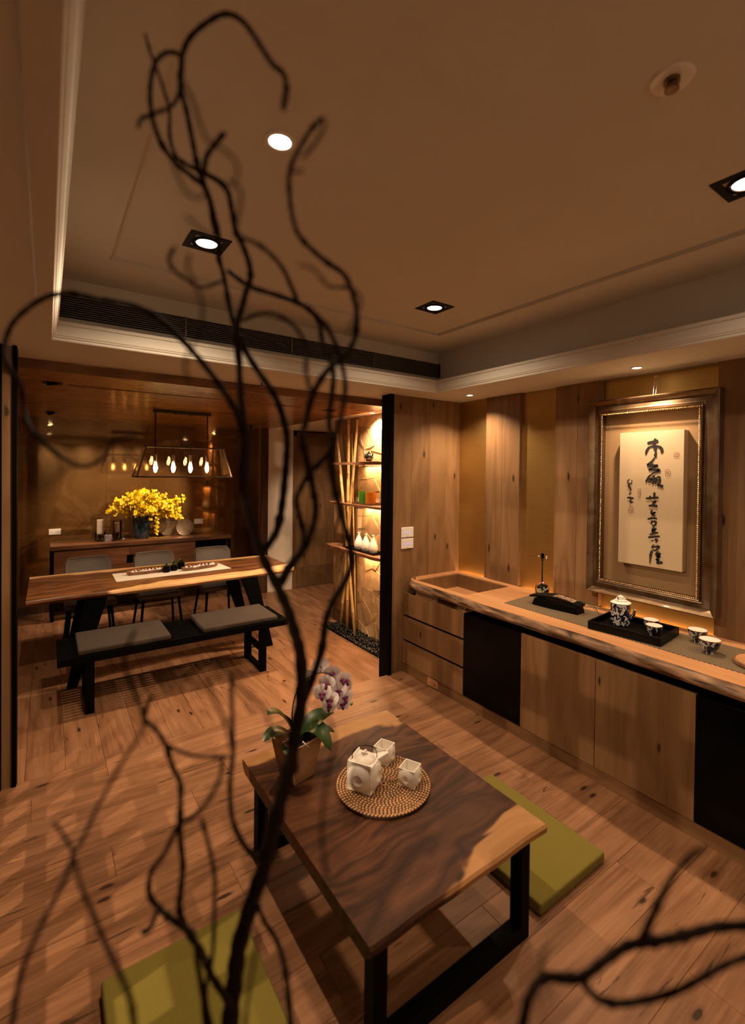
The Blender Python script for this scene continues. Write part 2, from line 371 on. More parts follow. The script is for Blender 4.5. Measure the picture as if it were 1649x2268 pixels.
M_stone = mk_stone()
def mk_lacquer():
    m, nt, b = newmat('bronze_lacquer_glass'); tc = N(nt, 'ShaderNodeTexCoord')
    mp = N(nt, 'ShaderNodeMapping'); mp.inputs['Scale'].default_value = (1.2, 1, 1.6); nt.links.new(tc.outputs['Object'], mp.inputs[0])
    n = N(nt, 'ShaderNodeTexNoise', Scale=1.6, Detail=9.0, Distortion=1.6, Roughness=0.6); nt.links.new(mp.outputs[0], n.inputs['Vector'])
    r = ramp(nt, n.outputs[0], [(0.30, (0.085,0.038,0.009)), (0.50, (0.105,0.050,0.013)), (0.56, (0.13,0.066,0.02)), (0.64, (0.105,0.052,0.014))])
    nt.links.new(r.outputs[0], b.inputs['Base Color']); b.inputs['Roughness'].default_value = 0.5; b.inputs['Specular IOR Level'].default_value = 0.1
    gl = N(nt, 'ShaderNodeBsdfGlossy', Roughness=0.05); gl.inputs[0].default_value = (0.50, 0.30, 0.13, 1)
    mx = N(nt, 'ShaderNodeMixShader'); mx.inputs[0].default_value = 0.28; out = nt.nodes['Material Output']
    nt.links.new(b.outputs[0], mx.inputs[1]); nt.links.new(gl.outputs[0], mx.inputs[2]); nt.links.new(mx.outputs[0], out.inputs[0])
    return m
M_lacq = mk_lacquer()
def mk_bark_edge():
    m, nt, b = newmat('live_edge'); tc = N(nt, 'ShaderNodeTexCoord'); mp = N(nt, 'ShaderNodeMapping'); mp.inputs['Scale'].default_value = (22, 3.2, 22)
    nt.links.new(tc.outputs['Object'], mp.inputs[0]); n = N(nt, 'ShaderNodeTexNoise', Scale=1.5, Detail=6.0, Distortion=0.7); nt.links.new(mp.outputs[0], n.inputs['Vector'])
    r = ramp(nt, n.outputs[0], [(0.36, (0.07,0.04,0.025)), (0.47, (0.20,0.125,0.075)), (0.60, (0.36,0.22,0.13)), (0.7, (0.46,0.27,0.14))])
    nt.links.new(r.outputs[0], b.inputs['Base Color']); b.inputs['Roughness'].default_value = 0.7; bump(nt, b, n.outputs[0], 0.6, 0.01); return m
M_live = mk_bark_edge()
def mk_weave():
    m, nt, b = newmat('black_tan_weave'); tc = N(nt, 'ShaderNodeTexCoord'); mp = N(nt, 'ShaderNodeMapping')
    mp.inputs['Rotation'].default_value = (0, 0, 0.45); mp.inputs['Scale'].default_value = (1, 1, 1); nt.links.new(tc.outputs['Object'], mp.inputs[0])
    sp = N(nt, 'ShaderNodeSeparateXYZ'); nt.links.new(mp.outputs[0], sp.inputs[0])
    a = math_(nt, 'SINE', math_(nt, 'MULTIPLY', sp.outputs[0], 620.0)); c = math_(nt, 'SINE', math_(nt, 'MULTIPLY', sp.outputs[1], 520.0))
    k = math_(nt, 'MULTIPLY_ADD', math_(nt, 'MULTIPLY_ADD', c, 0.45, a), 0.35, 0.30)
    r = ramp(nt, k, [(0.30, (0.010,0.009,0.008)), (0.62, (0.34,0.24,0.13))]); nt.links.new(r.outputs[0], b.inputs['Base Color'])
    b.inputs['Roughness'].default_value = 0.55; bump(nt, b, k, 0.3, 0.001); return m
M_weave = mk_weave()
M_tea_top = slab_wood('monkeypod_slab', (0.045,0.016,0.007), (0.105,0.041,0.018), (0.30,0.15,0.055), (0.38,0.20,0.08), 'X', 'Y', 0.53, 0.085, 1.1, skew=0.32, bias=0.055, coat=0.0, back=0.06)
M_din_top = slab_wood('dining_slab', (0.13,0.050,0.019), (0.26,0.11,0.044), (0.62,0.36,0.15), (0.74,0.48,0.24), 'X', 'Y', 0.45, 0.10, 0.45, rough=0.34, coat=0.12, skew=0.09, bias=0.0)
M_ind = emit('blue_indicator', (0.35,0.42,1.0), 1.2); M_indo = emit('orange_indicator', (1.0,0.5,0.2), 0.9)

M_slat = plain('grille_slat', (0.16,0.14,0.11), 0.5)

M_bronzed = plain('dark_bronze', (0.035,0.024,0.016), 0.45, metal=0.5)

# traced brush strokes (y, z, width) and willow branch centre lines (x, y, z, radius), metres
STROKES=[[[1.401,1.9136,0.0062],[1.4028,1.8854,0.0057],[1.4117,1.874,0.0043],[1.4184,1.8671,0.0043]],[[1.4464,1.8872,0.0062],[1.4189,1.8931,0.0062],[1.3828,1.8986,0.0081]],[[1.4344,1.8653,0.0043],[1.4502,1.8396,0.0062],[1.4545,1.8182,0.0033]],[[1.4459,1.8585,0.0033],[1.4093,1.8692,0.0043],[1.3732,1.8609,0.0066],[1.3605,1.8441,0.0071],[1.3637,1.8256,0.0052]],[[1.4127,1.8551,0.0038],[1.4001,1.8618,0.0033],[1.3932,1.8498,0.0033],[1.4089,1.8455,0.0043]],[[1.3976,1.8452,0.0033],[1.3951,1.8287,0.0047],[1.3992,1.81,0.0062],[1.3879,1.8041,0.0028]],[[1.3991,1.8005,0.0028],[1.4146,1.7819,0.0038]],[[1.4115,1.7819,0.0043],[1.4258,1.7678,0.0052],[1.4441,1.7536,0.0043],[1.4074,1.7582,0.0043]],[[1.4449,1.7465,0.0052],[1.4072,1.7488,0.0066],[1.3838,1.7497,0.0047],[1.4161,1.7336,0.0038],[1.4343,1.7241,0.0043],[1.3978,1.7252,0.0062],[1.373,1.7197,0.0076],[1.4065,1.7053,0.0043],[1.4245,1.6895,0.0028]],[[1.4177,1.6967,0.0033],[1.4336,1.6822,0.0047],[1.4524,1.6475,0.0038]],[[1.4424,1.6606,0.0038],[1.415,1.6693,0.0057],[1.4239,1.6539,0.0043],[1.4376,1.6464,0.0033]],[[1.4144,1.6376,0.0052],[1.4047,1.6544,0.0038],[1.4062,1.6874,0.0043]],[[1.4149,1.6674,0.0033],[1.3946,1.6735,0.0047],[1.3963,1.6381,0.0038]],[[1.4152,1.6835,0.0033],[1.3971,1.6866,0.0028]],[[1.3871,1.6807,0.0043],[1.3874,1.6478,0.0043]],[[1.3871,1.6793,0.0033],[1.3709,1.6795,0.0052],[1.3717,1.6449,0.0047]],[[1.3877,1.6619,0.0028],[1.372,1.6636,0.0028]],[[1.3739,1.6449,0.0047],[1.3817,1.6306,0.0038],[1.3692,1.631,0.0062],[1.3505,1.6223,0.0081]],[[1.399,1.5876,0.0057],[1.4002,1.5531,0.0047]],[[1.4498,1.5471,0.0047],[1.4129,1.5524,0.0052],[1.3746,1.5568,0.0057]],[[1.426,1.566,0.0043],[1.421,1.5425,0.0043]],[[1.4125,1.5264,0.0033],[1.389,1.5335,0.0043],[1.4122,1.5113,0.0047]],[[1.4314,1.5024,0.0052],[1.403,1.5071,0.0052],[1.3804,1.5011,0.0066]],[[1.4108,1.4801,0.0047],[1.4159,1.4574,0.0038],[1.3933,1.4663,0.0043],[1.4112,1.4498,0.0033],[1.3921,1.4499,0.0043]],[[1.4373,1.4209,0.0043],[1.4017,1.4316,0.0052],[1.3813,1.4273,0.0043]],[[1.4106,1.4176,0.0033],[1.4147,1.3911,0.0043]],[[1.4104,1.4072,0.0033],[1.3901,1.411,0.0052],[1.3919,1.3901,0.0047],[1.41,1.3835,0.0033]],[[1.3954,1.3812,0.0033],[1.4095,1.3537,0.0043],[1.3861,1.3681,0.0043],[1.4093,1.3429,0.0033],[1.3858,1.3493,0.0047]],[[1.4228,1.3271,0.0038],[1.4046,1.3353,0.0043],[1.3732,1.346,0.0047]],[[1.4317,1.3098,0.0047],[1.3998,1.3184,0.0052],[1.363,1.3238,0.0047]],[[1.4085,1.297,0.0043],[1.4047,1.2894,0.0033]],[[1.3949,1.2987,0.0033],[1.3792,1.303,0.0047],[1.3856,1.2834,0.0033]],[[1.398,1.27,0.0033],[1.4099,1.247,0.0043]],[[1.4077,1.2521,0.0033],[1.3673,1.2614,0.0062],[1.3892,1.2348,0.0033],[1.4053,1.2429,0.0028]],[[1.4065,1.2333,0.0052],[1.4151,1.2035,0.0062],[1.4174,1.1747,0.0033],[1.4187,1.1483,0.0012]],[[1.3712,1.2336,0.0043],[1.3843,1.2106,0.0043],[1.3599,1.2203,0.0052],[1.3796,1.1972,0.0047],[1.3596,1.2049,0.0043],[1.3815,1.1794,0.0043],[1.3659,1.1829,0.0038],[1.3754,1.1626,0.0057],[1.3444,1.17,0.0071]],[[1.5515,1.6631,0.0024],[1.5626,1.653,0.0028],[1.5594,1.6383,0.0028],[1.5446,1.6362,0.0028],[1.5355,1.6487,0.0019],[1.5401,1.6608,0.0014]],[[1.547,1.6361,0.0038],[1.5566,1.6211,0.0043],[1.5455,1.6067,0.0047],[1.5414,1.5912,0.0028]],[[1.5422,1.5813,0.0028],[1.5532,1.5646,0.0033]],[[1.5643,1.5468,0.0043],[1.5406,1.5456,0.0052],[1.523,1.5431,0.0043]],[[1.5357,1.5459,0.0033],[1.546,1.5208,0.0038],[1.5274,1.5185,0.0038]]]
SEALS=[[[1.2921,1.8225],[1.2879,1.8261],[1.271,1.8256],[1.2667,1.821],[1.2664,1.8029],[1.2917,1.8024],[1.2921,1.8225]],[[1.2875,1.8042],[1.2685,1.8038]],[[1.2793,1.8213],[1.2834,1.81]],[[1.2793,1.8213],[1.2728,1.8121]],[[1.3269,1.7279],[1.3377,1.7209],[1.3386,1.6977],[1.3262,1.6863],[1.3133,1.6911],[1.3116,1.7141],[1.3204,1.7256],[1.3269,1.7279]],[[1.3312,1.7209],[1.3307,1.6955]],[[1.3246,1.7186],[1.3198,1.6933]],[[1.3331,1.707],[1.3157,1.7026]],[[1.5552,1.4823],[1.5287,1.4851],[1.5268,1.4579],[1.5547,1.4557],[1.5552,1.4823]],[[1.5482,1.4778],[1.5479,1.4611]],[[1.5418,1.4793],[1.5391,1.4608]],[[1.5335,1.4789],[1.5332,1.4623]],[[1.4885,1.6064],[1.4969,1.5964],[1.4948,1.5577],[1.4852,1.5558],[1.4812,1.5994],[1.4885,1.6064]],[[1.4893,1.5967],[1.4877,1.5629]]]
BRANCHES=[[[0.1863,0.5685,0.9385,0.0107],[0.1864,0.5792,1.0132,0.0108],[0.1924,0.5818,1.0625,0.0106],[0.1983,0.5833,1.1035,0.0104],[0.2139,0.5795,1.1556,0.0101],[0.2296,0.575,1.2034,0.0099],[0.2419,0.5735,1.2574,0.0096],[0.2572,0.5699,1.3125,0.0093],[0.2661,0.5693,1.3573,0.009],[0.2741,0.5694,1.4027,0.0087],[0.2745,0.5755,1.4544,0.0081],[0.2692,0.583,1.4834,0.0076],[0.262,0.5922,1.5155,0.0071],[0.2508,0.6045,1.5479,0.0067],[0.2372,0.619,1.5835,0.0065],[0.2283,0.6299,1.6196,0.0063],[0.2218,0.6389,1.6562,0.0064],[0.2204,0.645,1.6993,0.0067],[0.2239,0.6468,1.7368,0.0066],[0.2199,0.6548,1.7808,0.0055],[0.2186,0.6615,1.8317,0.0045],[0.2186,0.6666,1.8769,0.004],[0.2104,0.6777,1.9224,0.0035],[0.2037,0.6883,1.975,0.0033],[0.1986,0.695,2.0015,0.0032],[0.1992,0.6982,2.035,0.003]],[[0.2023,0.708,2.0072,0.0039],[0.1986,0.6959,2.0339,0.0037],[0.1835,0.6758,2.0572,0.0033],[0.1769,0.6834,2.0875,0.0031],[0.1731,0.6977,2.1129,0.003],[0.1523,0.6899,2.1135,0.0028],[0.1375,0.6816,2.1155,0.0027],[0.1335,0.6964,2.1465,0.0025],[0.1326,0.6954,2.1804,0.0023],[0.1224,0.6737,2.1864,0.0021],[0.1124,0.6687,2.2069,0.0019],[0.1073,0.6872,2.2401,0.0018],[0.1006,0.6817,2.2561,0.0016]],[[0.1935,0.6911,2.0305,0.0041],[0.1734,0.6584,2.0671,0.0037],[0.1532,0.6558,2.0794,0.0035],[0.1381,0.6763,2.1011,0.0035],[0.121,0.6731,2.1149,0.0033],[0.1073,0.6485,2.1197,0.0031],[0.1034,0.65,2.1365,0.003],[0.1029,0.6573,2.1668,0.0029],[0.1018,0.6323,2.1755,0.0028],[0.1033,0.6069,2.1726,0.0026],[0.1135,0.61,2.1872,0.0026],[0.1244,0.6077,2.1897,0.0026],[0.1244,0.5817,2.1628,0.0025],[0.1185,0.5645,2.1234,0.0023],[0.1175,0.5772,2.1141,0.0023],[0.1104,0.5767,2.1016,0.0022],[0.0965,0.5574,2.0792,0.0021],[0.0867,0.5615,2.0727,0.002],[0.0822,0.5806,2.0787,0.0021],[0.0778,0.5678,2.0597,0.002]],[[0.1753,0.6437,2.0416,0.0035],[0.153,0.6252,2.0754,0.0034],[0.1478,0.6337,2.1121,0.0034],[0.1422,0.6386,2.1469,0.0034],[0.1312,0.6175,2.1547,0.0033],[0.1273,0.6066,2.1629,0.0032],[0.1316,0.6159,2.198,0.0033],[0.1375,0.606,2.2139,0.0032],[0.1459,0.5685,2.2074,0.0031],[0.1614,0.5525,2.2145,0.0031],[0.1786,0.555,2.2215,0.0031],[0.1845,0.5348,2.1977,0.003],[0.1879,0.5027,2.1545,0.0029],[0.1989,0.5005,2.1417,0.0029],[0.2112,0.501,2.1382,0.003],[0.2063,0.4795,2.1063,0.0029],[0.1966,0.4656,2.0697,0.0028]],[[0.0953,0.4542,2.0466,0.0015],[0.0985,0.448,2.0362,0.0014],[0.1061,0.4525,2.0286,0.0014],[0.1062,0.429,1.9961,0.0013],[0.1046,0.3984,1.9639,0.0012],[0.1143,0.3948,1.9597,0.0012],[0.1241,0.392,1.9526,0.0011],[0.1196,0.3686,1.9286,0.0011],[0.1103,0.3541,1.908,0.001]],[[0.0821,0.417,1.9527,0.0012],[0.0857,0.4315,1.9542,0.0012],[0.0897,0.43,1.9437,0.0012],[0.0891,0.4031,1.92,0.0011],[0.0956,0.3927,1.9121,0.0011],[0.1049,0.4052,1.9242,0.0011]],[[0.1599,0.6244,2.0703,0.0034],[0.1619,0.6325,2.0808,0.0034],[0.1554,0.5954,2.0752,0.0032],[0.1531,0.5493,2.0644,0.003],[0.1586,0.5345,2.0704,0.003]],[[0.1643,0.6351,2.0767,0.0035],[0.1792,0.6297,2.0708,0.0035],[0.1844,0.6086,2.0495,0.0035],[0.1918,0.6154,2.0317,0.0036],[0.2035,0.635,2.0161,0.0039],[0.2089,0.6252,1.9965,0.0039],[0.2131,0.6109,1.969,0.0039],[0.2206,0.6265,1.9553,0.0041],[0.2214,0.6444,1.9435,0.0042],[0.2133,0.6366,1.9181,0.0042],[0.2071,0.6393,1.8898,0.0043],[0.2189,0.6647,1.8462,0.0047]],[[0.1259,0.4144,1.9473,0.0013],[0.1303,0.3979,1.9341,0.0013],[0.1301,0.3936,1.9209,0.0013],[0.1351,0.4182,1.9179,0.0014],[0.1361,0.4248,1.9138,0.0015]],[[0.1571,0.4872,1.9391,0.0021],[0.1548,0.473,1.931,0.0021],[0.1879,0.4991,1.9403,0.0024],[0.2243,0.5325,1.9403,0.0027],[0.24,0.5391,1.9227,0.0029],[0.2527,0.5455,1.9065,0.0031]],[[0.0879,0.397,1.8981,0.0012],[0.1024,0.4115,1.8982,0.0013],[0.1186,0.4407,1.9081,0.0014],[0.1267,0.4493,1.9048,0.0015]],[[0.1804,0.3467,1.9843,0.0013],[0.1911,0.3645,1.9916,0.0014],[0.1956,0.391,1.9938,0.0015],[0.1857,0.3942,1.9796,0.0015]],[[0.2322,0.4461,2.0659,0.0022],[0.2323,0.4734,2.0695,0.0023],[0.2215,0.4806,2.0476,0.0024],[0.2113,0.4739,2.0262,0.0024],[0.2149,0.4901,2.0217,0.0025],[0.2231,0.5069,2.0107,0.0027],[0.2221,0.4969,1.9837,0.0027],[0.2267,0.4899,1.9608,0.0028],[0.2504,0.5014,1.9541,0.003],[0.2705,0.5001,1.9438,0.0031],[0.2802,0.4785,1.9248,0.0031],[0.2942,0.4788,1.8967,0.0032],[0.3094,0.4996,1.8726,0.0035],[0.3021,0.5075,1.8459,0.0036],[0.278,0.5137,1.822,0.0037],[0.2714,0.5397,1.7949,0.0039],[0.274,0.5661,1.7603,0.0042],[0.267,0.5593,1.746,0.0041],[0.2648,0.5517,1.7295,0.0041],[0.2806,0.5677,1.7009,0.0044],[0.2927,0.5766,1.6682,0.0046],[0.289,0.5637,1.6468,0.0046],[0.2866,0.5689,1.6219,0.0047],[0.2891,0.5966,1.592,0.005],[0.278,0.6086,1.5706,0.0051],[0.2587,0.6108,1.5388,0.0051]],[[0.1727,0.3939,1.9602,0.0013],[0.1797,0.3952,1.9654,0.0013],[0.1775,0.3748,1.9551,0.0011]],[[0.2079,0.6812,1.98,0.0035],[0.2273,0.6509,1.9542,0.0035],[0.2556,0.6137,1.936,0.0035],[0.2885,0.6067,1.9275,0.0036],[0.3087,0.6008,1.9093,0.0036],[0.3058,0.5798,1.8704,0.0036],[0.3144,0.5668,1.8356,0.0036],[0.321,0.5819,1.8009,0.0037],[0.3171,0.5818,1.77,0.0038],[0.3099,0.5628,1.7292,0.0037],[0.2987,0.5759,1.7084,0.0037],[0.2953,0.5973,1.6947,0.0038],[0.2806,0.5945,1.6731,0.0038],[0.2704,0.5838,1.6587,0.0037],[0.2797,0.5919,1.634,0.0038],[0.288,0.5975,1.6113,0.0039],[0.2777,0.584,1.5923,0.0038],[0.2624,0.5857,1.5748,0.0038],[0.2558,0.6101,1.5443,0.004]],[[0.2691,0.5578,1.91,0.0029],[0.2776,0.521,1.8779,0.0029],[0.2893,0.5097,1.8471,0.003],[0.3009,0.5112,1.8095,0.0031],[0.291,0.4992,1.7772,0.0031],[0.2744,0.4846,1.7427,0.0031],[0.2717,0.4954,1.7192,0.0032]],[[0.1919,0.574,1.8802,0.0023],[0.2072,0.5344,1.8822,0.0022],[0.231,0.518,1.8711,0.0023],[0.2393,0.4951,1.842,0.0023],[0.2245,0.464,1.8067,0.0022],[0.2226,0.4479,1.7785,0.0022]],[[0.1612,0.3486,1.8618,0.0011],[0.1907,0.3815,1.8776,0.0012],[0.2322,0.4308,1.8875,0.0015],[0.2493,0.4358,1.8916,0.0015],[0.2595,0.4372,1.8925,0.0016]],[[0.2238,0.3812,1.8714,0.0012],[0.237,0.3859,1.87,0.0013],[0.237,0.3745,1.8574,0.0013],[0.214,0.3523,1.8271,0.0013],[0.2105,0.3538,1.8164,0.0013]],[[0.2178,0.6604,1.888,0.0043],[0.2288,0.6642,1.8653,0.0045],[0.2411,0.6348,1.8273,0.0046],[0.2542,0.6182,1.7986,0.0047],[0.27,0.6284,1.771,0.005],[0.2746,0.6259,1.7464,0.0051],[0.2673,0.6087,1.721,0.0051],[0.2668,0.6131,1.6907,0.0052],[0.2707,0.6307,1.6534,0.0055],[0.2619,0.6265,1.6173,0.0056],[0.2461,0.6192,1.5975,0.0056],[0.2409,0.6373,1.5854,0.0058]],[[0.229,0.6615,1.7344,0.005],[0.2162,0.6528,1.7679,0.0048],[0.2011,0.6389,1.7868,0.0046],[0.1797,0.6564,1.826,0.0044],[0.1474,0.6793,1.872,0.0042],[0.1157,0.6726,1.8937,0.0039],[0.0877,0.6726,1.9034,0.0037],[0.0527,0.706,1.9132,0.0037],[0.0222,0.7225,1.9187,0.0035],[-0.0031,0.7095,1.9037,0.0033],[-0.0245,0.7155,1.8831,0.0031],[-0.037,0.7394,1.8688,0.0031],[-0.0412,0.7297,1.8452,0.003],[-0.0374,0.6992,1.8167,0.0028],[-0.0256,0.6937,1.7951,0.0028],[-0.0225,0.7007,1.7705,0.0027],[-0.0175,0.6744,1.7478,0.0026],[-0.0061,0.6462,1.7312,0.0024],[0.0132,0.6415,1.7112,0.0024],[0.0325,0.6278,1.7009,0.0023],[0.0475,0.5886,1.7093,0.0021],[0.0563,0.5725,1.7273,0.002],[0.0795,0.5691,1.7335,0.002]],[[0.1762,0.6026,1.9335,0.0021],[0.1479,0.5724,1.9099,0.002],[0.1324,0.5636,1.9076,0.002],[0.1143,0.5654,1.9177,0.002],[0.1046,0.5462,1.9217,0.0019],[0.1025,0.5059,1.9188,0.0018]],[[0.0963,0.4198,1.8788,0.0012],[0.092,0.4081,1.8614,0.0012],[0.1006,0.4204,1.8553,0.0013],[0.1076,0.4249,1.8418,0.0013],[0.1032,0.4067,1.8155,0.0012],[0.096,0.4073,1.8004,0.0012],[0.0952,0.4298,1.7881,0.0013],[0.0984,0.4259,1.7714,0.0013]],[[0.2973,0.5376,1.7325,0.004],[0.2998,0.543,1.7165,0.0041],[0.3118,0.5566,1.682,0.0044],[0.3156,0.5444,1.6454,0.0045],[0.3189,0.5272,1.605,0.0045],[0.3293,0.537,1.5789,0.0047],[0.3278,0.5527,1.5496,0.0049],[0.3076,0.5495,1.5252,0.0049],[0.2975,0.5502,1.4993,0.005],[0.3025,0.57,1.455,0.0053],[0.2896,0.585,1.3955,0.0056],[0.2742,0.5749,1.3884,0.0055]],[[0.0705,0.5152,1.5424,0.0015],[0.0635,0.5371,1.508,0.0016],[0.0727,0.5289,1.4724,0.0017],[0.0759,0.5004,1.4532,0.0017],[0.0595,0.5091,1.421,0.0018],[0.0429,0.5359,1.3717,0.002],[0.0301,0.5325,1.3474,0.0021],[0.0209,0.5169,1.3434,0.0021],[0.0147,0.5306,1.3136,0.0022],[0.0049,0.5499,1.2806,0.0023],[-0.0054,0.5364,1.271,0.0023],[-0.0137,0.5269,1.2592,0.0023],[-0.0212,0.5476,1.2155,0.0025],[-0.0256,0.5515,1.1741,0.0026]],[[0.0058,0.5176,1.3796,0.0015],[0.0162,0.5243,1.3533,0.0016],[0.0203,0.5034,1.3527,0.0017],[0.0246,0.4849,1.3362,0.0017],[0.0341,0.4948,1.3001,0.0019],[0.0428,0.4928,1.2721,0.0021],[0.0516,0.4614,1.2643,0.0021],[0.0594,0.451,1.2436,0.0023],[0.0653,0.4648,1.1929,0.0025]],[[0.1006,0.6113,1.4325,0.0024],[0.0933,0.6155,1.4061,0.0026],[0.0998,0.5909,1.4044,0.0026],[0.1122,0.5926,1.3803,0.0027],[0.1233,0.6058,1.3426,0.0029],[0.1287,0.5902,1.3285,0.0029],[0.1263,0.5787,1.3067,0.003],[0.1303,0.5959,1.2602,0.0033],[0.1357,0.6055,1.2168,0.0035],[0.1298,0.592,1.1943,0.0035],[0.1283,0.5888,1.1791,0.0036],[0.1395,0.6043,1.1378,0.0038],[0.1555,0.5955,1.1074,0.004],[0.1624,0.5714,1.0932,0.004],[0.1777,0.5683,1.0611,0.0042],[0.1897,0.5813,1.0248,0.0044]],[[0.1544,0.5138,1.392,0.002],[0.1497,0.504,1.3759,0.0021],[0.1406,0.5124,1.3502,0.0023],[0.1335,0.5467,1.3141,0.0025],[0.121,0.5624,1.2991,0.0027],[0.1067,0.5605,1.2762,0.0028],[0.0965,0.5802,1.2463,0.003],[0.0991,0.6064,1.1994,0.0033],[0.1098,0.595,1.1843,0.0034],[0.1182,0.5758,1.1835,0.0035],[0.1349,0.5841,1.1566,0.0037]],[[0.1146,0.6055,1.3734,0.002],[0.1283,0.5693,1.3753,0.0019],[0.1475,0.5628,1.3678,0.0019],[0.1738,0.5492,1.3656,0.0019]],[[0.1622,0.5101,1.4803,0.0022],[0.1694,0.5281,1.4164,0.0025],[0.1796,0.5559,1.3667,0.0027],[0.1794,0.5661,1.3203,0.0029],[0.1805,0.56,1.2843,0.003],[0.196,0.5713,1.2423,0.0032],[0.2149,0.5835,1.2086,0.0034],[0.2285,0.5661,1.2065,0.0034]],[[0.1354,0.5222,1.3261,0.002],[0.1472,0.5352,1.281,0.0022],[0.1551,0.5416,1.2402,0.0023],[0.151,0.5264,1.2215,0.0023],[0.1499,0.5279,1.1677,0.0025],[0.1495,0.554,1.0982,0.0027],[0.1566,0.551,1.049,0.0029]],[[0.2014,0.5309,1.1931,0.0027],[0.2134,0.5384,1.1587,0.0029],[0.2195,0.5184,1.1503,0.003],[0.2197,0.4967,1.1416,0.003],[0.2273,0.5018,1.0995,0.0033],[0.2326,0.5023,1.0446,0.0036]],[[0.0968,0.5465,1.2285,0.0027],[0.0907,0.5536,1.2058,0.003],[0.081,0.5385,1.2209,0.003]],[[0.1329,0.5756,1.1646,0.0029],[0.1367,0.5561,1.1718,0.0029],[0.1375,0.5431,1.1509,0.0029],[0.1473,0.5552,1.0901,0.0032],[0.1515,0.5585,1.0451,0.0034]],[[0.1601,0.4157,1.2767,0.0015],[0.1506,0.4012,1.2739,0.0015],[0.1477,0.4116,1.2229,0.0017],[0.1504,0.4279,1.1746,0.0019]],[[0.1965,0.3787,1.4903,0.0012],[0.203,0.3653,1.4792,0.0012],[0.214,0.3762,1.4504,0.0013],[0.2059,0.3769,1.4145,0.0013],[0.1926,0.3591,1.3934,0.0013],[0.1949,0.3586,1.3656,0.0014],[0.205,0.3694,1.3369,0.0015]],[[0.1109,0.4108,1.519,0.0013],[0.1231,0.4239,1.4902,0.0013],[0.1346,0.4364,1.4635,0.0014],[0.1354,0.4242,1.4479,0.0013]],[[0.1293,0.4028,1.5201,0.0013],[0.1484,0.4107,1.4975,0.0013],[0.1564,0.3988,1.4885,0.0013],[0.1537,0.3803,1.4828,0.0013]],[[0.2952,0.3005,1.0656,0.0041],[0.3368,0.2808,1.137,0.0041],[0.3382,0.2598,1.2196,0.004],[0.3396,0.2556,1.2441,0.004],[0.3651,0.2596,1.2434,0.0041],[0.3818,0.2456,1.2455,0.0041],[0.3771,0.2276,1.2659,0.0039],[0.397,0.2212,1.2721,0.004],[0.4293,0.2177,1.2703,0.0042],[0.4317,0.2035,1.284,0.0041],[0.4354,0.1847,1.3004,0.0039],[0.4668,0.1792,1.292,0.0041],[0.4972,0.1693,1.289,0.0042],[0.5073,0.1423,1.3061,0.004]],[[0.4372,0.212,1.2721,0.0038],[0.4282,0.2049,1.2847,0.0036],[0.4133,0.1907,1.3216,0.0031],[0.4257,0.1869,1.3407,0.0027],[0.4366,0.1819,1.3575,0.0024],[0.4216,0.1629,1.394,0.0019],[0.4179,0.1515,1.4101,0.0016]],[[0.3938,0.2393,1.2436,0.0032],[0.3813,0.2215,1.2534,0.003],[0.393,0.2107,1.2479,0.003],[0.4237,0.2034,1.2364,0.003],[0.4337,0.179,1.2604,0.0029],[0.4277,0.1571,1.2955,0.0027],[0.4508,0.1467,1.3024,0.0027],[0.479,0.134,1.3058,0.0027]],[[0.2913,0.2071,1.337,0.0012],[0.274,0.1965,1.3694,0.0011],[0.2862,0.1984,1.3692,0.001]]]

# ------------------------------------------------------------------ room shell
ZD = -0.05          # dining floor level (the tea room floor is a low platform)
fl = struct(G().box(-2.2,3.2,-1.8,3.19,-0.06,-0.012).box(-2.2,4.7,3.19,7.1,-0.10,ZD-0.012).build('floor', M_dark, origin=(0,0,0)))
def plank_rows(parent, mat, x0, x1, y0, y1, z, along, wid, length, seed):
    rnd = random.Random(seed); t = 0.012; gap = 0.0006
    a0, a1, b0, b1 = (x0, x1, y0, y1) if along == 'X' else (y0, y1, x0, x1)
    full = None; n = 0; b = b0
    while b < b1-0.005:
        be = min(b+wid, b1); a = a0-rnd.uniform(0, length)
        while a < a1:
            s, e = max(a, a0), min(a+length, a1)
            if e-s > 0.02:
                isfull = (e-s) > length-1e-6 and (be-b) > wid-1e-6
                c = ((s+e)/2, (b+be)/2)
                loc = (c[0], c[1], z-t/2) if along == 'X' else (c[1], c[0], z-t/2)
                if isfull and full: inst(full, 'plank', loc, parent)
                else:
                    g = G()
                    if along == 'X': g.box(s+gap, e-gap, b+gap, be-gap, z-t, z)
                    else: g.box(b+gap, be-gap, s+gap, e-gap, z-t, z)
                    o = g.build('plank', mat, parent, bevel=0.0008, seg=1)
                    if isfull: full = o
                n += 1
            a += length
        b = be
    return n
plank_rows(fl, M_floor, -2.2, 2.47, -1.8, 3.19, 0.0, 'X', 0.192, 1.26, 3)
plank_rows(fl, M_floor_y, -0.29, 4.6, 3.19, 7.0, ZD, 'Y', 0.192, 1.30, 5)

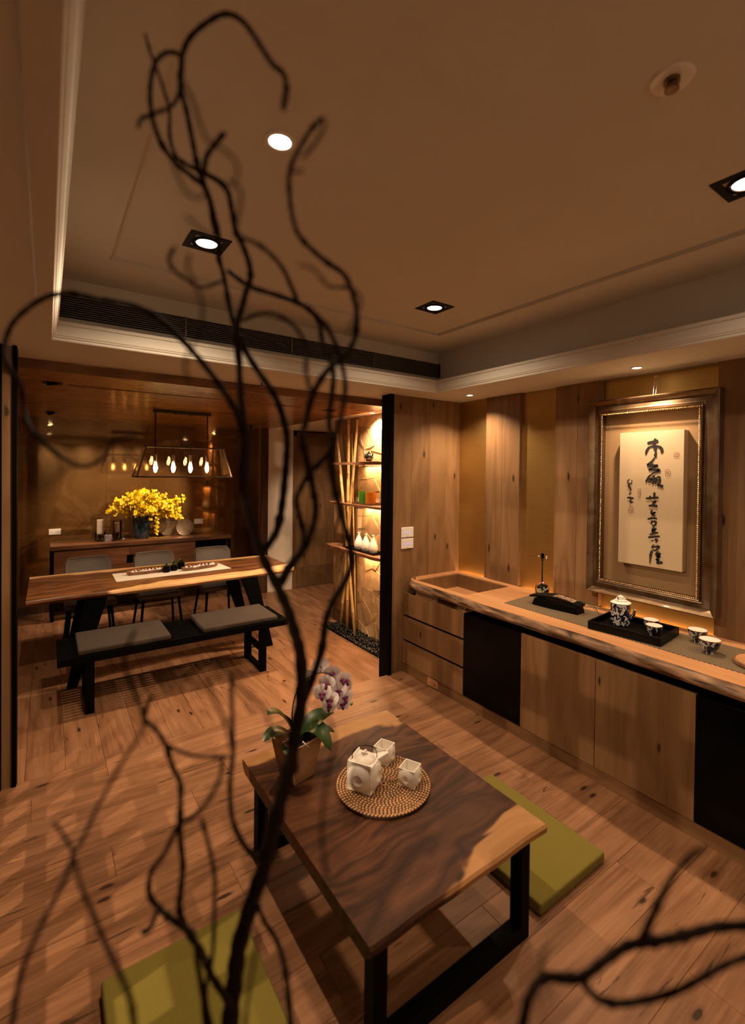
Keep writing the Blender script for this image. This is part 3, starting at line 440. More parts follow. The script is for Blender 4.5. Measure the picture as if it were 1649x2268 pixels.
# tea room ceiling: dropped border with a recessed, trayed middle
c = G()
c.box(-2.2,0.0175,-1.8,3.2,2.335,2.40).box(2.554,3.13,-1.8,3.2,2.335,2.40).box(0.0175,2.554,2.888,3.2,2.335,2.40).box(0.0175,2.554,-1.8,-1.1,2.335,2.40)
c.box(-2.2,3.13,3.2,3.49,2.335,2.40)
c.box(-0.14,-0.08,-1.26,3.05,2.40,2.70).box(2.66,2.72,-1.26,3.05,2.40,2.70).box(-0.08,2.66,2.99,3.05,2.40,2.70).box(-0.08,2.66,-1.26,-1.2,2.40,2.70)
c.box(-0.08,0.24,-1.2,2.99,2.68,2.74).box(2.31,2.66,-1.2,2.99,2.68,2.74).box(0.24,2.31,2.605,2.99,2.68,2.74).box(0.24,2.31,-1.2,-0.85,2.68,2.74).box(0.24,2.31,-0.85,2.605,2.70,2.74)
struct(c.build('ceiling', M_plaster, origin=(0,0,0)))
pr = [(0.05,2.329),(0.0,2.329),(-0.004,2.334),(-0.004,2.342),(-0.009,2.346),(-0.011,2.352),(-0.015,2.357),(-0.022,2.400),(-0.019,2.404),(-0.025,2.408),(-0.028,2.424),(0.05,2.424)]
struct(G().ring_profile(0.0175,2.554,-1.1,2.888,pr).build('trim_1', M_plaster, origin=(0,0,0)))
# dining ceiling: boarded, behind a fascia
struct(G().box(-0.29,2.60,3.49,3.515,2.275,2.40).build('trim_2', M_fascia))
cd = struct(G().box(-0.35,2.60,3.515,7.05,2.295,2.36).build('ceiling', M_dark, origin=(0,0,0)))
y = 3.515; full = None
for i in range(26):
    y1 = min(y+0.1345, 7.0)
    if y1-y < 0.02: break
    cut = (0.6+0.37*((i*7)%5))
    for a, b in ((-0.29, cut), (cut, 2.60)):
        G().box(a+0.0008, b-0.0008, y+0.0008, y1-0.0008, 2.28, 2.295).build('plank', M_ceilwood, cd, bevel=0.0008, seg=1)
    y = y1
struct(G().box(2.60,4.7,3.2,6.6,2.28,2.36).build('ceiling', M_plaster2, origin=(0,0,0)))

# right wall: oak planks standing proud of brass panels
wr = struct(G().box(3.118,3.25,-1.8,3.3,-0.06,2.45).build('wall_right', M_dark, origin=(0,0,0)))
for a, b in ((2.655,2.835),(2.475,2.655),(1.97,2.15),(1.79,1.97),(0.92,1.10),(0.55,0.92),(-0.30,0.10),(-1.25,-0.80)):
    G().box(3.075,3.118,a+0.0006,b-0.0006,0.787,2.335).build('plank', M_oak, wr, bevel=0.0012, seg=1)
for a, b in ((2.835,3.185),(2.15,2.475),(1.10,1.79),(0.10,0.55),(-0.80,-0.30),(-1.8,-1.25)):
    G().box(3.108,3.118,a,b,0.70,2.333).build('brass_panel', M_brass, wr)
wf = struct(G().box(2.335,3.118,3.203,3.28,-0.06,2.40).build('wall_far', M_dark, origin=(0,0,0)))
for a, b in ((2.335,2.54),(2.54,2.743),(2.743,2.93),(2.93,3.118)):
    G().box(a+0.0005,b-0.0005,3.185,3.203,0.0,2.335).build('plank', M_oak, wf, bevel=0.001, seg=1)
struct(G().box(2.303,2.335,3.165,3.30,ZD,2.335).build('trim_3', M_blackm, bevel=0.002))
# left jamb of the opening and the partition beyond the frame
wp = struct(G().box(-2.2,-0.21,3.20,3.29,ZD,2.335).build('wall_partition', M_dark, origin=(0,0,0)))
for a, b in ((-0.62,-0.21),(-1.03,-0.62),(-1.44,-1.03),(-1.85,-1.44)):
    G().box(a+0.0006,b-0.0006,3.185,3.20,0,2.335).build('plank', M_oak, wp, bevel=0.001, seg=1)
G().box(-0.192,-0.148,3.178,3.29,ZD,2.335).build('plank', M_oak, wp, bevel=0.001, seg=1)
struct(G().box(-0.148,-0.129,3.165,3.30,ZD,2.335).build('trim_4', M_blackm, bevel=0.002))
struct(G().box(-0.210,-0.192,3.165,3.30,ZD,2.335).build('trim_5', M_blackm, bevel=0.002))
struct(G().box(-2.3,-2.2,-1.8,3.3,-0.06,2.45).build('wall_left', M_fascia, origin=(0,0,0)))
struct(G().box(-2.3,3.2,-1.9,-1.8,-0.06,2.45).build('wall_rear', M_fascia, origin=(0,0,0)))
# dining room walls
wl = struct(G().box(-0.40,-0.308,3.29,7.0,ZD-0.05,2.36).build('wall_dining', M_dark, origin=(0,0,0)))
for k in range(9):
    G().box(-0.308,-0.29,3.30+k*0.41,min(7.0,3.30+(k+1)*0.41)-0.001,ZD,2.28).build('plank', M_oak, wl, bevel=0.001, seg=1)
wb = struct(G().box(-0.40,2.62,7.012,7.1,ZD-0.05,2.36).build('wall_back', M_dark, origin=(0,0,0)))
for a, b in ((-0.29,0.62),(0.62,1.53),(1.53,2.447)):
    G().box(a+0.001,b-0.001,7.0,7.012,ZD,2.28).build('lacquer_panel', M_lacq, wb)
struct(G().box(-0.29,2.447,6.982,6.999,ZD,ZD+0.09).build('baseboard_back', M_dark, bevel=0.002))
struct(G().box(2.447,2.55,6.44,7.0,ZD,2.28).build('trim_6', M_dark, bevel=0.002))
struct(G().box(2.435,2.447,6.47,6.52,ZD,2.28).build('trim_7', M_oak, bevel=0.001))
struct(G().box(2.55,2.932,6.452,6.60,ZD,2.28).build('wall_hall', M_plaster2, origin=(0,0,0)))
struct(G().box(3.95,4.7,6.452,6.60,ZD,2.28).build('wall_hall', M_plaster2, origin=(0,0,0)))
struct(G().box(4.6,4.7,3.2,6.5,ZD-0.05,2.36).build('wall_hall_right', M_plaster2, origin=(0,0,0)))
struct(G().box(2.92,4.7,3.2,3.28,ZD-0.05,2.36).build('wall_hall_near', M_plaster2, origin=(0,0,0)))
d1 = struct(G().box(2.932,3.95,6.50,6.54,ZD,2.28).build('door_1', M_dark, origin=(0,0,0)))
for a, b, z0, z1 in ((2.932,2.99,ZD,2.25),(3.89,3.95,ZD,2.25)): G().box(a,b,6.44,6.50,z0,z1).build('door_frame', M_oak2, d1, bevel=0.002)
G().box(2.932,3.95,6.44,6.50,2.19,2.25).build('door_frame', M_oak2, d1, bevel=0.002)
G().box(2.99,3.89,6.472,6.50,0.245,2.19).build('door_leaf', M_oak, d1, bevel=0.0015)
G().box(2.99,3.89,6.472,6.50,ZD+0.006,0.242).build('door_leaf', M_oak, d1, bevel=0.0015)
G().tube([(3.80,6.45,0.95),(3.80,6.45,1.10)],0.008).box(3.79,3.81,6.45,6.472,0.955,0.965).box(3.79,3.81,6.45,6.472,1.085,1.095).build('door_handle', M_blackm, d1)
# alcove wall: honey stone mosaic, then oak
wa = struct(G().box(2.768,2.92,3.28,4.90,ZD,2.28).build('wall_alcove', M_stone, origin=(0,0,0)))
for a, b in ((4.382,4.55),(4.55,4.72),(4.72,4.90)):
    G().box(2.75,2.768,a+0.0006,b-0.0006,0.08,2.28).build('plank', M_oak, wa, bevel=0.001, seg=1)
G().box(2.742,2.768,4.382,4.90,ZD,0.078).build('plank', M_dark, wa, bevel=0.001, seg=1)
rs = random.Random(11); NY, NZ = 8, 17
gy = [[3.28+(4.38-3.28)*i/NY for i in range(NY+1)] for _ in range(NZ+1)]
P = {}
for j in range(NZ+1):
    for i in range(NY+1):
        yy = 3.28+1.10*i/NY; zz = ZD+0.005+(2.28-ZD-0.005)*j/NZ
        if 0 < i < NY: yy += rs.uniform(-0.052, 0.052)
        if 0 < j < NZ: zz += rs.uniform(-0.055, 0.055)
        P[i, j] = (yy, zz)
def stone(poly):
    cy = sum(p[0] for p in poly)/len(poly); cz = sum(p[1] for p in poly)/len(poly)
    k = 0.975; th = rs.uniform(0.012, 0.021); ty, tz = rs.uniform(-.025,.025), rs.uniform(-.025,.025)
    n = len(poly); pk = [(cy+(p[0]-cy)*k, cz+(p[1]-cz)*k) for p in poly]; pi_ = [(cy+(p[0]-cy)*k*0.96, cz+(p[1]-cz)*k*0.96) for p in poly]
    vs = [(2.768,a,b) for a, b in pk]+[(2.768-th+0.002,a,b) for a, b in pk]+[(2.768-th+ty*(a-cy)+tz*(b-cz),a,b) for a, b in pi_]
    fs = [(i,(i+1)%n,n+(i+1)%n,n+i) for i in range(n)]+[(n+i,n+(i+1)%n,2*n+(i+1)%n,2*n+i) for i in range(n)]+[tuple(range(2*n,3*n))]
    G().add(vs, fs).build('stone', M_stone, wa)
for j in range(NZ):
    for i in range(NY):
        q = [P[i,j],P[i+1,j],P[i+1,j+1],P[i,j+1]]
        r_ = rs.random()
        if r_ < 0.28: stone([q[0],q[1],q[2]]); stone([q[0],q[2],q[3]])
        elif r_ < 0.5: stone([q[0],q[1],q[3]]); stone([q[1],q[2],q[3]])
        else: stone(q)
# plinth of the long cabinet
struct(G().box(2.462,2.50,-1.8,3.184,0,0.078).build('baseboard_right', M_oakx, bevel=0.001))

# ------------------------------------------------------------------ lamps
def spot(parent, loc, aim, watts, angle, blend=0.6, size=0.02, col=WARM):
    l = bpy.data.lights.new('lamp_light', 'SPOT'); l.energy = watts; l.spot_size = R(angle); l.spot_blend = blend; l.shadow_soft_size = size; l.color = col
    o = bpy.data.objects.new('lamp_light', l); COL.objects.link(o); o.parent = parent
    o.location = Vector(loc)-WL[parent.name]; d = Vector(aim)-Vector(loc); o.rotation_euler = d.to_track_quat('-Z', 'Y').to_euler(); return o
def area(parent, loc, aim, watts, sx, sy, col=WARM, spread=180, xdir=None):
    l = bpy.data.lights.new('lamp_light', 'AREA'); l.shape = 'RECTANGLE'; l.size = sx; l.size_y = sy; l.energy = watts; l.color = col; l.spread = R(spread)
    o = bpy.data.objects.new('lamp_light', l); COL.objects.link(o); o.parent = parent
    o.location = Vector(loc)-WL[parent.name]; z = -(Vector(aim)-Vector(loc)).normalized()
    x = Vector(xdir or (1,0,0)); x = (x-z*x.dot(z)).normalized(); yv = z.cross(x)
    o.rotation_euler = Matrix((x, yv, z)).transposed().to_euler(); return o
def square_light(x, y, z, label, aim=(0,0,-1), watts=P_SQUARE, hw=0.085, angle=149, tilt=(0,0), blend=0.6):
    t = thing('square_downlight', label, 'ceiling light', (x,y,z), 'square black downlights')
    g = G().box(x-hw,x+hw,y-hw,y-0.058,z-0.004,z+0.001).box(x-hw,x+hw,y+0.058,y+hw,z-0.004,z+0.001).box(x-hw,x-0.058,y-0.058,y+0.058,z-0.004,z+0.001).box(x+0.058,x+hw,y-0.058,y+0.058,z-0.004,z+0.001)
    g.build('frame', M_black, t)
    m = Matrix.Translation((x,y,z)) @ Euler((tilt[0],tilt[1],0)).to_matrix().to_4x4()
    G().lathe([(0.058,0.006),(0.062,-0.006),(0.054,-0.008),(0.050,-0.001),(0.050,0.004)],n=32).xf(m).build('gimbal_ring', M_blackm, t, smooth=True)
    G().lathe([(0.049,-0.002),(0.046,-0.007),(0.043,-0.004),(0.043,0.003)],n=32).xf(m).build('chrome_ring', M_steel, t, smooth=True)
    G().lathe([(0.0,-0.0035),(0.043,-0.0025),(0.043,0.002),(0.0,0.002)],n=28).xf(m).build('lamp_face', M_emitw, t)
    d = Vector(aim)
    spot(t, Vector((x,y,z-0.014))+d*0.004, Vector((x,y,z))+d, watts, angle, blend, 0.018)
    return t
sq = [((0.574,2.19),'square black downlight above the tip of the tallest branches'),((1.922,2.204),'square black downlight near the far right corner of the ceiling tray'),
      ((1.945,0.62),'square black downlight cut by the right edge of the photo'),((0.574,-0.60),'square black downlight behind the camera')]
square_light(*sq[0][0], 2.70, sq[0][1], aim=(0,0,-1)); square_light(*sq[1][0], 2.70, sq[1][1], watts=P_SQUARE*0.35); square_light(*sq[2][0], 2.70, sq[2][1], watts=P_SQUARE*0.16)
square_light(*sq[3][0], 2.70, sq[3][1], watts=P_SQUARE*0.10)
def round_light(x, y, z, label, r=0.036, watts=P_SOFFIT, angle=128, aim=(0,0,-1), sz=0.014, group=None, col=WARM, nm='round_downlight'):
    t = thing(nm, label, 'ceiling light', (x,y,z), group)
    G().lathe([(r,0.001),(r*0.98,-0.004),(r*0.74,-0.005),(r*0.66,-0.001),(r*0.66,0.002)],(x,y,z),28).build('trim_ring', M_white, t, smooth=True)
    G().lathe([(0.0,-0.0025),(r*0.64,-0.002),(r*0.64,0.0015),(0.0,0.0015)],(x,y,z),24).build('lamp_face', M_emits if r < 0.04 else M_emitw, t)
    spot(t, (x,y,z-0.008), Vector((x,y,z))+Vector(aim), watts, angle, 0.9, sz, col); return t
round_light(0.575,1.381,2.70,'glaring round white downlight in the middle of the recessed ceiling',r=0.047,watts=P_ROUND,angle=166)
SG = 'small soffit downlights over the tea counter'
round_light(2.850,2.812,2.335,'small round soffit downlight above the counter sink',watts=P_SOFFIT,group=SG)
round_light(2.870,1.453,2.335,'small round soffit downlight above the calligraphy frame',watts=P_SOFFIT,group=SG)
round_light(2.870,0.15,2.335,'small round soffit downlight beyond the right edge of the photo',watts=P_SOFFIT,group=SG)
round_light(2.660,3.975,2.28,'small round downlight above the bamboo and stone wall',watts=P_ACC,group=None)
round_light(3.140,5.55,2.28,'small round downlight in front of the hall door',watts=P_HALL,group=None,angle=100,aim=(0.05,0.25,-1))
def adjustable_light(x, y, label, aim, watts, angle):
    z = 2.28; t = thing('adjustable_downlight', label, 'ceiling light', (x,y,z), 'black adjustable downlights in the wooden ceiling')
    hw = 0.055
    G().box(x-hw,x+hw,y-hw,y-0.042,z-0.003,z+0.001).box(x-hw,x+hw,y+0.042,y+hw,z-0.003,z+0.001).box(x-hw,x-0.042,y-0.042,y+0.042,z-0.003,z+0.001).box(x+0.042,x+hw,y-0.042,y+0.042,z-0.003,z+0.001).build('frame', M_black, t)
    d = Vector(aim).normalized(); q = d.to_track_quat('-Z','Y').to_matrix().to_4x4(); m = Matrix.Translation((x,y,z-0.006)) @ q
    G().lathe([(0.034,0.02),(0.036,-0.008),(0.030,-0.010),(0.028,-0.002)],n=24).xf(m).build('lamp_head', M_blackm, t, smooth=True)
    G().lathe([(0.0,-0.006),(0.028,-0.005),(0.028,0.0),(0.0,0.0)],n=20).xf(m).build('lamp_face', M_emitw, t)
    spot(t, Vector((x,y,z-0.006))+d*0.016, Vector((x,y,z-0.006))+d, watts, angle, 0.5, 0.012); return t
adjustable_light(0.030,4.016,'adjustable ceiling spot nearest the left black post',(0.20,0.15,-1),P_DINE*0.65,100)
adjustable_light(0.034,6.177,'adjustable ceiling spot at the far left of the wooden ceiling',(0.52,0.55,-1.1),P_DINE*1.1,62)
adjustable_light(2.220,4.057,'adjustable ceiling spot left of the bamboo poles',(-0.22,0.22,-1),P_DINE*1.5,105)
adjustable_light(2.180,6.178,'adjustable ceiling spot at the far right of the wooden ceiling',(-1.13,0.54,-1.08),P_DINE*3.0,50)
# ceiling sprinkler and loudspeaker rose
t = thing('ceiling_speaker','round white ceiling rose with a dark brass nozzle at upper right','ceiling fitting',(1.285,0.575,2.70))
G().lathe([(0.0,-0.002),(0.02,-0.002),(0.048,-0.006),(0.052,0.0005)],(1.285,0.575,2.70),32).build('cover_plate', M_white, t, smooth=True)
G().lathe([(0.019,0.0),(0.019,-0.010),(0.012,-0.012),(0.012,-0.022),(0.017,-0.024),(0.017,-0.028),(0.0,-0.028)],(1.285,0.575,2.699),18).build('nozzle', M_bronze, t, smooth=True)
t = thing('sprinkler_head','tiny ceiling sprinkler in front of the wooden fascia','sprinkler',(1.282,3.38,2.335))
G().lathe([(0.0,-0.001),(0.026,-0.004),(0.028,0.0005)],(1.282,3.38,2.335),20).build('cover_plate', M_white, t, smooth=True)
G().lathe([(0.008,0.0),(0.008,-0.025),(0.016,-0.028),(0.0,-0.030)],(1.282,3.38,2.333),12).build('nozzle', M_bronze, t)
# long air grille in the far side of the recess
t = thing('air_grille','long black slatted air grille in the ceiling recess','air vent',(1.34,2.99,2.535))
G().box(0.02,2.655,2.986,2.9905,2.478,2.592).build('backing', M_blackg, t)
s0 = None
for k in range(10):
    zc = 2.484+k*0.0113
    if s0 is None: s0 = G().box(0.022,2.653,2.968,2.9855,zc-0.0016,zc+0.0016).build('slat', M_slat, t)
    else: inst(s0, 'slat', (s0.location.x+1.34, s0.location.y+2.99, zc), t)
for xx in (0.02,0.66,1.33,1.99,2.650): G().box(xx,xx+0.004,2.964,2.986,2.478,2.592).build('mullion', M_steel if 0.1<xx<2.6 else M_blackm, t)
t = thing('slot_diffuser','thin dark slot diffuser running along the wooden ceiling','air vent',(1.10,4.05,2.28))
G().box(0.127,2.072,4.035,4.041,2.276,2.2795).box(0.127,2.072,4.059,4.065,2.276,2.2795).build('frame', M_fascia, t)
G().box(0.127,2.072,4.042,4.058,2.278,2.2799).build('slot', M_blackm, t)

# ------------------------------------------------------------------ tea counter
def xf(y):
    x = 2.447+0.007*math.sin(y*5.1)+0.004*math.sin(y*13+1)
    if y > 2.98: x += 0.16*(1-math.sqrt(max(0, 1-((y-2.98)/0.205)**2)))
    return x
ct = thing('tea_counter','long pale timber tea counter with a rough live edge','counter',(2.80,0.7,0.786))
ys = [-1.8+i*0.06 for i in range(int((3.185+1.8)/0.06)+1)]+[3.12,3.15,3.17,3.183]; ys = sorted(set(round(v,3) for v in ys if v <= 3.184))
Z1, Z0 = 0.786, 0.713
g = G(); vs = []; fs = []
for yv in ys: vs += [(xf(yv)+0.010,yv,Z1),(2.525,yv,Z1) if xf(yv)+0.010 < 2.52 else (xf(yv)+0.02,yv,Z1),(2.525,yv,Z0) if xf(yv) < 2.51 else (xf(yv)+0.03,yv,Z0),(xf(yv)+0.028,yv,Z0)]
for i in range(len(ys)-1):
    for k in range(4): fs.append((i*4+k,i*4+(k+1)%4,(i+1)*4+(k+1)%4,(i+1)*4+k))
fs += [(3,2,1,0),tuple((len(ys)-1)*4+k for k in range(4))]
g.add(vs, fs)
g.box(2.5245,3.01,-1.8,2.503,Z0,Z1).box(3.01,3.075,-1.8,3.184,Z0,Z1).box(2.5995,3.01,3.09,3.184,Z0,Z1)
g.add([(2.525,3.09,Z0),(2.60,3.09,Z0),(2.60,3.184,Z0),(2.60,3.184,Z1),(2.60,3.09,Z1),(2.525,3.09,Z1)],[(0,1,2),(5,3,4),(0,5,4,1),(0,2,3,5),(1,4,3,2)])
g.build('worktop', M_counter, ct)
g = G(); vs = []; rg = random.Random(4); K = 9; ys2 = [-1.8+i*0.02 for i in range(int(4.97/0.02))]+[3.15,3.165,3.176,3.184]; ys2 = sorted(set(round(v,3) for v in ys2))
for i, yv in enumerate(ys2):
    for k in range(K):
        tt = k/(K-1); zz = Z1-tt*(Z1-Z0+0.002)
        bulge = 0.016*math.sin(math.pi*(tt*0.85+0.1))-0.026*max(0,tt-0.7)/0.3
        nz = 0.0 if k == 0 else (0.003*math.sin(yv*9+tt*6)+0.0022*math.sin(yv*23+tt*11)+rg.uniform(-0.0008,0.0008))
        vs.append((xf(yv)+0.011-bulge+nz*(0 if k==0 else 1), yv, zz+(0 if k in (0,K-1) else 0.002*math.sin(yv*19+k))))
g.add(vs, [(i*K+k,i*K+k+1,(i+1)*K+k+1,(i+1)*K+k) for i in range(len(ys2)-1) for k in range(K-1)])
g.build('live_edge', M_live, ct, smooth='all')
g = G().box(2.525,2.537,2.503,3.09,0.668,0.780).box(2.998,3.01,2.503,3.09,0.668,0.780).box(2.537,2.998,2.503,2.515,0.668,0.780).box(2.537,2.998,3.078,3.09,0.668,0.780)
g.build('basin_side', M_oak2, ct)
G().box(2.525,3.01,2.503,3.09,0.655,0.668).build('basin_floor', M_counter, ct)
# cabinet units under it
def fronts(nm, label, y0, y1, cat='cabinet'):
    t = thing(nm, label, cat, (2.75,(y0+y1)/2,0.078)); G().box(2.476,3.07,y0+0.001,y1-0.001,0.078,0.652).build('carcass', M_black, t); return t
t = fronts('drawer_cabinet','oak cabinet of three stacked drawers under the basin',2.453,3.17)
for z0, z1 in ((0.492,0.676),(0.284,0.471),(0.080,0.263)): G().box(2.455,2.475,2.456,3.168,z0,z1).build('drawer', M_oak2, t, bevel=0.0015)
t = fronts('black_cabinet','glossy black door panel beside the oak drawers',1.945,2.453)
G().box(2.455,2.475,1.947,2.451,0.080,0.676).build('door', M_blackg, t, bevel=0.0015)
t = fronts('oak_cabinet','pair of wide oak cabinet doors between two black panels',0.942,1.945)
G().box(2.455,2.475,1.441,1.943,0.080,0.676).build('door', M_oak2, t, bevel=0.0015)
G().box(2.455,2.475,0.944,1.438,0.080,0.676).build('door', M_oak2, t, bevel=0.0015)
t = fronts('black_cabinet','glossy black door panel cut by the right edge of the photo',0.42,0.942)
G().box(2.455,2.475,0.422,0.940,0.080,0.676).build('door', M_blackg, t, bevel=0.0015)
t = fronts('oak_cabinet','oak cabinet doors beyond the right edge of the photo',-0.60,0.42)
G().box(2.455,2.475,-0.09,0.418,0.080,0.676).build('door', M_oak2, t, bevel=0.0015); G().box(2.455,2.475,-0.598,-0.093,0.080,0.676).build('door', M_oak2, t, bevel=0.0015)
# led strips glowing up behind the counter, in front of each brass panel
for y0, y1, nm in ((2.84,3.18,'above the basin'),(2.155,2.47,'behind the small lute'),(1.105,1.785,'under the calligraphy frame'),(0.11,0.54,'beyond the right edge of the photo')):
    t = thing('led_strip','warm light strip hidden '+nm,'light strip',(3.09,(y0+y1)/2,0.775))
    G().box(3.084,3.094,y0,y1,0.735,0.741).build('diffuser', M_led, t)
    area(t, (3.090,(y0+y1)/2,0.745), (3.096,(y0+y1)/2,1.2), P_COUNTER*(y1-y0), 0.01, y1-y0, AMBER, 160)

# outlets and switches
def outlet(x, y, z, label, nrm='Y', grp=None):
    t = thing('power_outlet', label, 'outlet', (x,y,z), grp)
    if nrm == 'Y':
        G().box(x-0.06,x+0.06,y-0.008,y,z-0.035,z+0.035).build('plate', M_white, t, bevel=0.003)
        for dx in (-0.028,0.028):
            G().box(x+dx-0.018,x+dx+0.018,y-0.0095,y-0.008,z-0.014,z+0.014).build('socket', M_white, t, bevel=0.001)
            G().box(x+dx-0.008,x+dx-0.006,y-0.0102,y-0.0094,z-0.005,z+0.005).box(x+dx+0.004,x+dx+0.006,y-0.0102,y-0.0094,z-0.005,z+0.005).box(x+dx+0.010,x+dx+0.014,y-0.0102,y-0.0094,z-0.002,z+0.002).build('slots', M_blackm, t)
    else:
        G().box(x-0.007,x,y-0.06,y+0.06,z-0.030,z+0.030).build('plate', M_counter, t, bevel=0.003)
        for dy in (-0.028,0.028):
            G().box(x-0.0085,x-0.007,y+dy-0.018,y+dy+0.018,z-0.014,z+0.014).build('socket', M_counter, t, bevel=0.001)
            G().box(x-0.0092,x-0.0084,y+dy-0.008,y+dy-0.006,z-0.005,z+0.005).box(x-0.0092,x-0.0084,y+dy+0.004,y+dy+0.006,z-0.005,z+0.005).build('slots', M_blackm, t)
    return t
outlet(0.08,7.0,0.915,'white double outlet at the left end of the sideboard')
outlet(1.745,7.0,0.955,'white double outlet right of the two round silver plates')
outlet(2.461,2.785,0.042,'tan outlet set in the plinth below the drawers','X')
for z, lb, nl in ((1.178,'upper white touch switch panel on the oak wall',1),(1.082,'lower white touch switch panel on the oak wall',2)):
    t = thing('touch_switch', lb, 'switch', (2.499,3.185,z))
    G().box(2.434,2.564,3.176,3.185,z-0.043,z+0.043).build('plate', M_white, t, bevel=0.003)
    G().box(2.462,2.515 if nl==1 else 2.540,3.1752,3.1761,z-0.006,z-0.001).build('blue_indicator', M_ind, t)
    if nl == 2: G().box(2.462,2.505,3.1752,3.1761,z+0.010,z+0.013).build('orange_indicator', M_indo, t)
    G().box(2.492,2.506,3.1752,3.1761,z-0.034,z-0.031).build('mark', M_ink, t)

# ------------------------------------------------------------------ framed calligraphy
t = thing('framed_calligraphy','black brush calligraphy in a deep aged gilt frame on the brass wall','picture',(3.03,1.4485,1.54))
Y0, Y1, ZA, ZB = 1.16, 1.75, 0.99, 2.09
def wallm(g):      # plane coords (a=y, b=z, c=depth toward the room) -> world
    g.v = [(3.070-p[2], p[0], p[1]) for p in g.v]; return g
wallm(G().ring_profile(Y0,Y1,ZA,ZB,[(0.010,0.0),(0.010,0.050),(0.022,0.056),(0.034,0.048),(0.056,0.040),(0.074,0.062),(0.086,0.070),(0.094,0.062),(0.095,0.0)])).build('moulding', M_frame, t, smooth=True)
wallm(G().ring_profile(Y0,Y1,ZA,ZB,[(0.0,0.0),(0.0,0.058),(0.010,0.062),(0.012,0.0)])).build('inner_lip', M_bronze, t)
g = G()
per = []
n1 = int((Y1-Y0)/0.0105); n2 = int((ZB-ZA)/0.0105)
for i in range(n1): per += [(Y0+0.005+i*(Y1-Y0)/n1, ZA+0.004), (Y0+0.005+i*(Y1-Y0)/n1, ZB-0.004)]
for i in range(n2): per += [(Y0+0.004, ZA+0.005+i*(ZB-ZA)/n2), (Y1-0.004, ZA+0.005+i*(ZB-ZA)/n2)]
for a, b in per: g.ball((a,b,0.064),0.0048,n=6,m=4)
stuff(wallm(g).build('bead_edging', M_gilt, t, smooth='all'))
wallm(G().box(Y0+0.001,Y1-0.001,ZA+0.001,ZB-0.001,0.006,0.012)).build('mat_board', M_paper, t)
wallm(G().box(1.240,1.6185,1.130,1.958,0.012,0.068)).build('canvas', M_canvas, t, bevel=0.001)
def ribbon(st, xx, wk=1.0):
    g = G(); pts = []
    P0 = [Vector((p[0],p[1])) for p in st]; W = [p[2]*wk if len(p) > 2 else 0.0022 for p in st]
    dense = []; m = len(P0)
    for i in range(m-1):
        a, b, c_, d = P0[max(i-1,0)], P0[i], P0[i+1], P0[min(i+2,m-1)]
        for k in range(5):
            u = k/5; p = 0.5*((2*b)+(c_-a)*u+(2*a-5*b+4*c_-d)*u*u+(-a+3*b-3*c_+d)*u*u*u); dense.append((p, W[i]*(1-u)+W[i+1]*u))
    dense.append((P0[-1], W[-1])); vs = []
    for i, (p, ww) in enumerate(dense):
        d = dense[min(i+1,len(dense)-1)][0]-dense[max(i-1,0)][0]; d = d.normalized() if d.length > 1e-9 else Vector((1,0)); nrm = Vector((-d.y,d.x))
        e = 0.55 if i in (0, len(dense)-1) else 1.0
        a, b = p+nrm*ww/2*e, p-nrm*ww/2*e; vs += [(xx,a.x,a.y),(xx,b.x,b.y)]
    return g.add(vs, [(2*i,2*i+1,2*i+3,2*i+2) for i in range(len(dense)-1)])
for i, st in enumerate(STROKES): ribbon(st, 2.9995-0.00003*i, 2.5).build('brush_stroke', M_ink, t)
for i, st in enumerate(SEALS): ribbon(st, 2.9993-0.00003*i).build('seal_line', M_seal, t)
for yy in (1.425,1.440):
    G().tube([(3.045,yy,2.178),(3.072,yy,2.315)],0.0009,6).build('hanging_wire', M_steel, t)
    G().lathe([(0.0,-0.007),(0.0035,-0.007),(0.0035,0.007),(0.0,0.007)],(3.068,yy,2.302),12).build('wire_clip', M_steel, t, smooth=True)
struct(G().box(3.075,3.085,1.10,1.79,2.326,2.334).build('trim_8', M_steel))

# ------------------------------------------------------------------ things on the tea counter
CZ = 0.786
rn = tag(G().hexa([(2.600,2.205,CZ),(2.602,-0.3,CZ),(2.992,-0.3,CZ),(2.925,2.235,CZ)][::-1],[(2.600,2.205,CZ+0.003),(2.602,-0.3,CZ+0.003),(2.992,-0.3,CZ+0.003),(2.925,2.235,CZ+0.003)][::-1]).build('table_runner', M_weave), 'black and tan woven runner lying along the tea counter','runner')
TZ = CZ+0.003
t = thing('small_lute','miniature three stringed lute with a mottled skin body standing upright','musical instrument',(2.925,2.135,TZ))
lx, ly = 2.925, 2.135
g = G().lathe([(0.0,0.016),(0.045,0.015),(0.050,0.010),(0.050,-0.010),(0.045,-0.015),(0.0,-0.016)],(0,0,0),28,axis='Y'); g.v = [(p[0],p[1],p[2]*1.12) for p in g.v]
MR = Matrix.Translation((lx,ly,TZ+0.062)) @ Matrix.Rotation(R(-42),4,'Z'); g.xf(MR).build('rim', M_redt, t, smooth=True)
g = G().lathe([(0.0,-0.0185),(0.041,-0.0175),(0.043,-0.0150),(0.0,-0.0150)],(0,0,0),28,axis='Y'); g.v = [(p[0],p[1],p[2]*1.12) for p in g.v]
g.xf(MR).build('skin', M_shell, t, smooth=True)
G().box(-0.0045,0.0045,-0.004,0.004,0.045,0.215).xf(MR).build('neck', M_blackm, t, bevel=0.001)
G().add([(-.006,-.006,.205),(.006,-.006,.205),(.006,.006,.205),(-.006,.006,.205),(-.011,-.007,.262),(.011,-.007,.262),(.011,.010,.262),(-.011,.010,.262)],[(0,3,2,1),(4,5,6,7),(0,1,5,4),(1,2,6,5),(2,3,7,6),(3,0,4,7)]).xf(MR).build('head', M_blackm, t, bevel=0.002)
